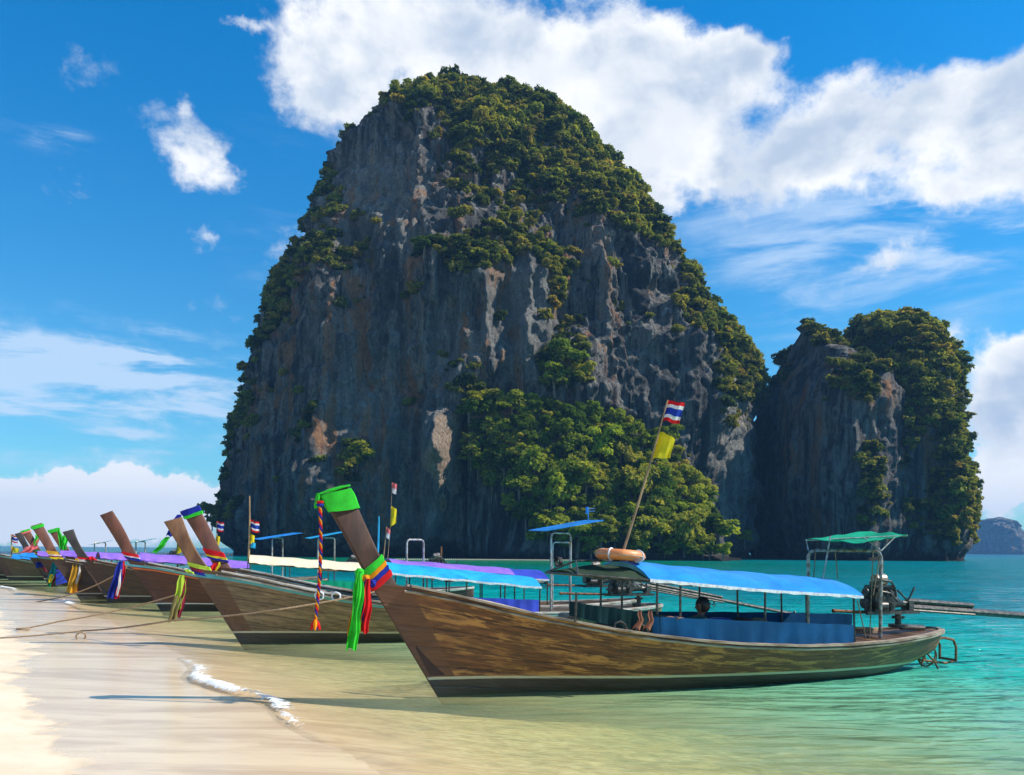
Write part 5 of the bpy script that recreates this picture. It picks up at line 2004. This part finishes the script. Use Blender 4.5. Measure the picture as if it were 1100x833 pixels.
kx, kz = A.loc(703, 657, -.86)
kx -= px_
f1x, f1z = A.loc(689, 676, -1.0)
f1x -= px_
hz = hz_
body = [(None, [(q_(0, 0, .52), (.13, .11)), (q_(.05, 0, .66), (.125, .10)), (q_(.13, 0, .84), (.15, .10)), (q_(.16, 0, .93), (.12, .085)), (q_(.18, 0, .99), .052), (q_(.19, 0, 1.04), .050),
                (q_(.20, 0, hz-.02), (.075, .085)), (q_(.20, 0, hz+.05), (.082, .09)), (q_(.20, 0, hz+.11), (.06, .065))]),
        (3, [(q_(.14, -.17, .92), .055), (q_(-.05, -.30, .86), .042), (q_(-.12, -.33, .88), .038), (q_(-.34, -.36, .98), .030), (q_(-.42, -.37, 1.0), .022)]),
        (3, [(q_(.14, .17, .92), .055), (q_(-.04, .26, .84), .042), (q_(-.12, .22, .84), .038), (q_(-.32, .02, .94), .030), (q_(-.40, -.04, .97), .022)]),
        (0, [(q_(-.08, -.10, .56), .08), (q_(-.28, -.18, kz-.17), .062), (q_(-.50, -.22, kz-.12), .050), (q_(-.62, -.22, kz-.28), .044), (q_(-.70, -.22, kz-.44), .034), (q_(-.73, -.22, kz-.50), .036), (q_(-.84, -.22, kz-.53), .026)]),
        (0, [(q_(-.08, .08, .56), .08), (q_(-.25, -.12, kz-.17), .062), (q_(-.48, .05, kz-.12), .050), (q_(-.60, .05, kz-.28), .044), (q_(-.68, .05, kz-.44), .034), (q_(-.71, .05, kz-.50), .036), (q_(-.82, .05, kz-.53), .026)])]
skin_body('body', body, M_SKIN, per)
skin_body('shirt', [(None, [(q_(.0, 0, .58), (.15, .125)), (q_(.05, 0, .68), (.14, .115)), (q_(.13, 0, .84), (.165, .115)), (q_(.155, 0, .93), (.12, .095)), (q_(.17, 0, .965), (.07, .07))]),
                    (3, [(q_(.14, -.17, .92), .068), (q_(.04, -.25, .885), .058)]), (3, [(q_(.14, .17, .92), .068), (q_(.04, .24, .88), .058)])], M_SHIRT, per)
skin_body('shorts', [(None, [(q_(0, 0, .50), (.14, .12)), (q_(.03, 0, .60), (.14, .12))]), (0, [(q_(-.08, -.10, .56), .095), (q_(-.28, -.18, kz-.17), .076), (q_(-.42, -.22, kz-.13), .064)]), (0, [(q_(-.08, .08, .56), .095), (q_(-.25, -.12, kz-.17), .076), (q_(-.40, .05, kz-.13), .064)])],
          cloth('dark_shorts', (.03, .03, .045)), per)
# head details: hair cap, ears, nose, eyes, fingers
bm = bmesh.new()
bmesh.ops.create_uvsphere(bm, u_segments=18, v_segments=12, radius=1)
bmesh.ops.delete(bm, geom=[v for v in bm.verts if v.co.z < -.75 or v.co.x < -.72 and v.co.z < .15], context='VERTS')
for v in bm.verts:
    n_ = 1+.06*math.sin(v.co.x*17+v.co.y*9)*math.sin(v.co.z*13)
    v.co = Vector((v.co.x*.108*n_+.212, v.co.y*.100*n_, v.co.z*.122*n_+hz+.045-.42))
me = bpy.data.meshes.new('hair')
bm.to_mesh(me)
bm.free()
ho = link_mesh('hair', me, M_HAIR, per)
sf = ho.modifiers.new('thick', 'SOLIDIFY')
sf.thickness = .015
mb = MB()
mb.tube([q_(.115, 0, hz+.05), q_(.095, 0, hz+.015), q_(.12, 0, hz+.0)], [.008, .014, .008], 6)
for sd in (-1, 1):
    mb.tube([q_(.205, sd*.088, hz+.05), q_(.215, sd*.102, hz+.03), q_(.20, sd*.088, hz-.01)], [.012, .016, .008], 6)
mb.build('face', M_SKIN, per)
mb = MB()
for (hx_, hy_, hz2) in ((-.42, -.37, 1.0), (-.40, -.04, .97)):
    for k in range(5):
        l_ = (.05, .075, .085, .08, .065)[k]
        y_ = hy_+(k-2)*.018
        mb.tube([q_(hx_+.01, y_, hz2), q_(hx_-l_*.6, y_*1.0, hz2+.004), q_(hx_-l_, y_, hz2-.022)], [.010, .009, .007], 6)
mb.build('hand', M_SKIN, per)

# two unidentified reddish shapes, built as strips hung over the green side tarp
M_BRN = cloth('reddish_brown', (.22, .085, .05))
for k_, (px, dy_) in enumerate(((687, 0), (698, 0))):
    xa_, za_ = A.loc(px, 655.5, -.93)
    xb_, zb_ = A.loc(px-2, 676, -.99)
    o = ribbon(A, [(xa_, -.935, za_), (xa_, -.965, (za_+zb_)/2), (xb_, -.985, zb_)], .05, .11, M_BRN, 'reddish_strip', None, seed=40+k_, folds=2)
    o.location = A.P0
    o.rotation_euler = (0, 0, A.a)
    tag(o, 'unidentified reddish-brown strip over the dark green tarp, %s of the two' % ('nearer the prow' if k_ == 0 else 'nearer the engine'), 'cloth')

# bags and cushions lying in the near boat
for k, (px, lat, cn, w_, lab) in enumerate([(772, .2, 'navy', .5, 'dark blue cushion inside the nearest boat, just right of the person'),
                                            (797, -.2, 'mar', .42, 'dark red bundle in the nearest boat left of the tan one'), (814, -.25, 'tan', .26, 'tan bag at the foot of the middle roof pole')]):
    x, z = A.loc(px, 668, lat)
    mm = {'navy': TARP['royal'], 'mar': M_CUSH if 'M_CUSH' in globals() else cloth('dark_red_cloth', (.16, .05, .04)), 'tan': cloth('tan_cloth', (.42, .24, .13))}[cn]
    bm = bmesh.new()
    bmesh.ops.create_uvsphere(bm, u_segments=20, v_segments=12, radius=1)
    for v in bm.verts:
        c = v.co
        f = float(.85+.3*fbm(c.x*1.5+k*7, c.y*1.5, c.z*1.5, 3, k))
        v.co = Vector((math.copysign(abs(c.x)**.75, c.x)*w_/2*f, math.copysign(abs(c.y)**.75, c.y)*.16*f, math.copysign(abs(c.z)**.8, c.z)*.15*f+.15))
    me = bpy.data.meshes.new('bundle')
    bm.to_mesh(me)
    bm.free()
    o = link_mesh('cushion' if k == 0 else 'bundle', me, mm)
    o.location = A.w(x, lat, z-.24)
    o.rotation_euler = (0, 0, A.a)
    tag(o, lab, 'cushion' if k == 0 else 'bag')

# ------------------------------------------------------------------ mooring ropes, anchor ring, float line
bA = B.w(B.loc(420, 632, -.7)[0], -.75, B.loc(420, 632, -.7)[1])
rope([bA, at(300, 655, 15.4), at(182, 667, 15.6), at(87, 678, 17.2)-Vector((0, 0, .0)), at(0, 685.5, 16.6), at(-60, 688, 16.4)], .017, 'brown mooring rope crossing in front of the cyan-striped hull', sag=.05)
eA = E_.w(.2, -.2, 1.0)
rope([at(196, 637, 19.5), at(130, 655, 19.5), at(62, 668, 19.0), at(22, 676, 18.6), at(-20, 675, 19)], .018, 'mooring rope running down to the sand in front of the red-brown boat', sag=.06)
rope([at(136, 610, 25.0), at(90, 634, 27.0), at(52, 644.5, 28.0), at(8, 650, 28.5), at(-20, 652, 28)], .02, 'mooring rope passing the gold sash to the shallows', sag=.08)
ring_coil('rope_knot', 'frayed loop of rope hanging from the mooring line above the wet sand', at(87, 684, 16.8), .085, .016, M_ROPE, 2, 'Y', rz=.6)
ring_coil('rope_knot', 'knotted rope end lying on the sand at the left edge', at(25, 677, 18.3), .12, .014, M_ROPE, 2, 'Z', rz=.6)
pts0, pts1 = at(425, 604, 140), at(610, 601.5, 150)
fl = tag(empty('float_line', pts0), 'string of small pale floats on the water before the wood', 'float line')
mb = MB()
n = 90
for i in range(n):
    u = i/(n-1)
    p_ = (pts1-pts0)*u
    bmesh.ops.create_icosphere(mb.bm, subdivisions=1, radius=.16, matrix=Matrix.Translation((p_.x, p_.y+math.sin(u*5)*2, .06-pts0.z)))
fo = mb.build('float', mat('pale_float', color=(.62, .50, .34), rough=.6), fl)
fo['kind'] = 'stuff'
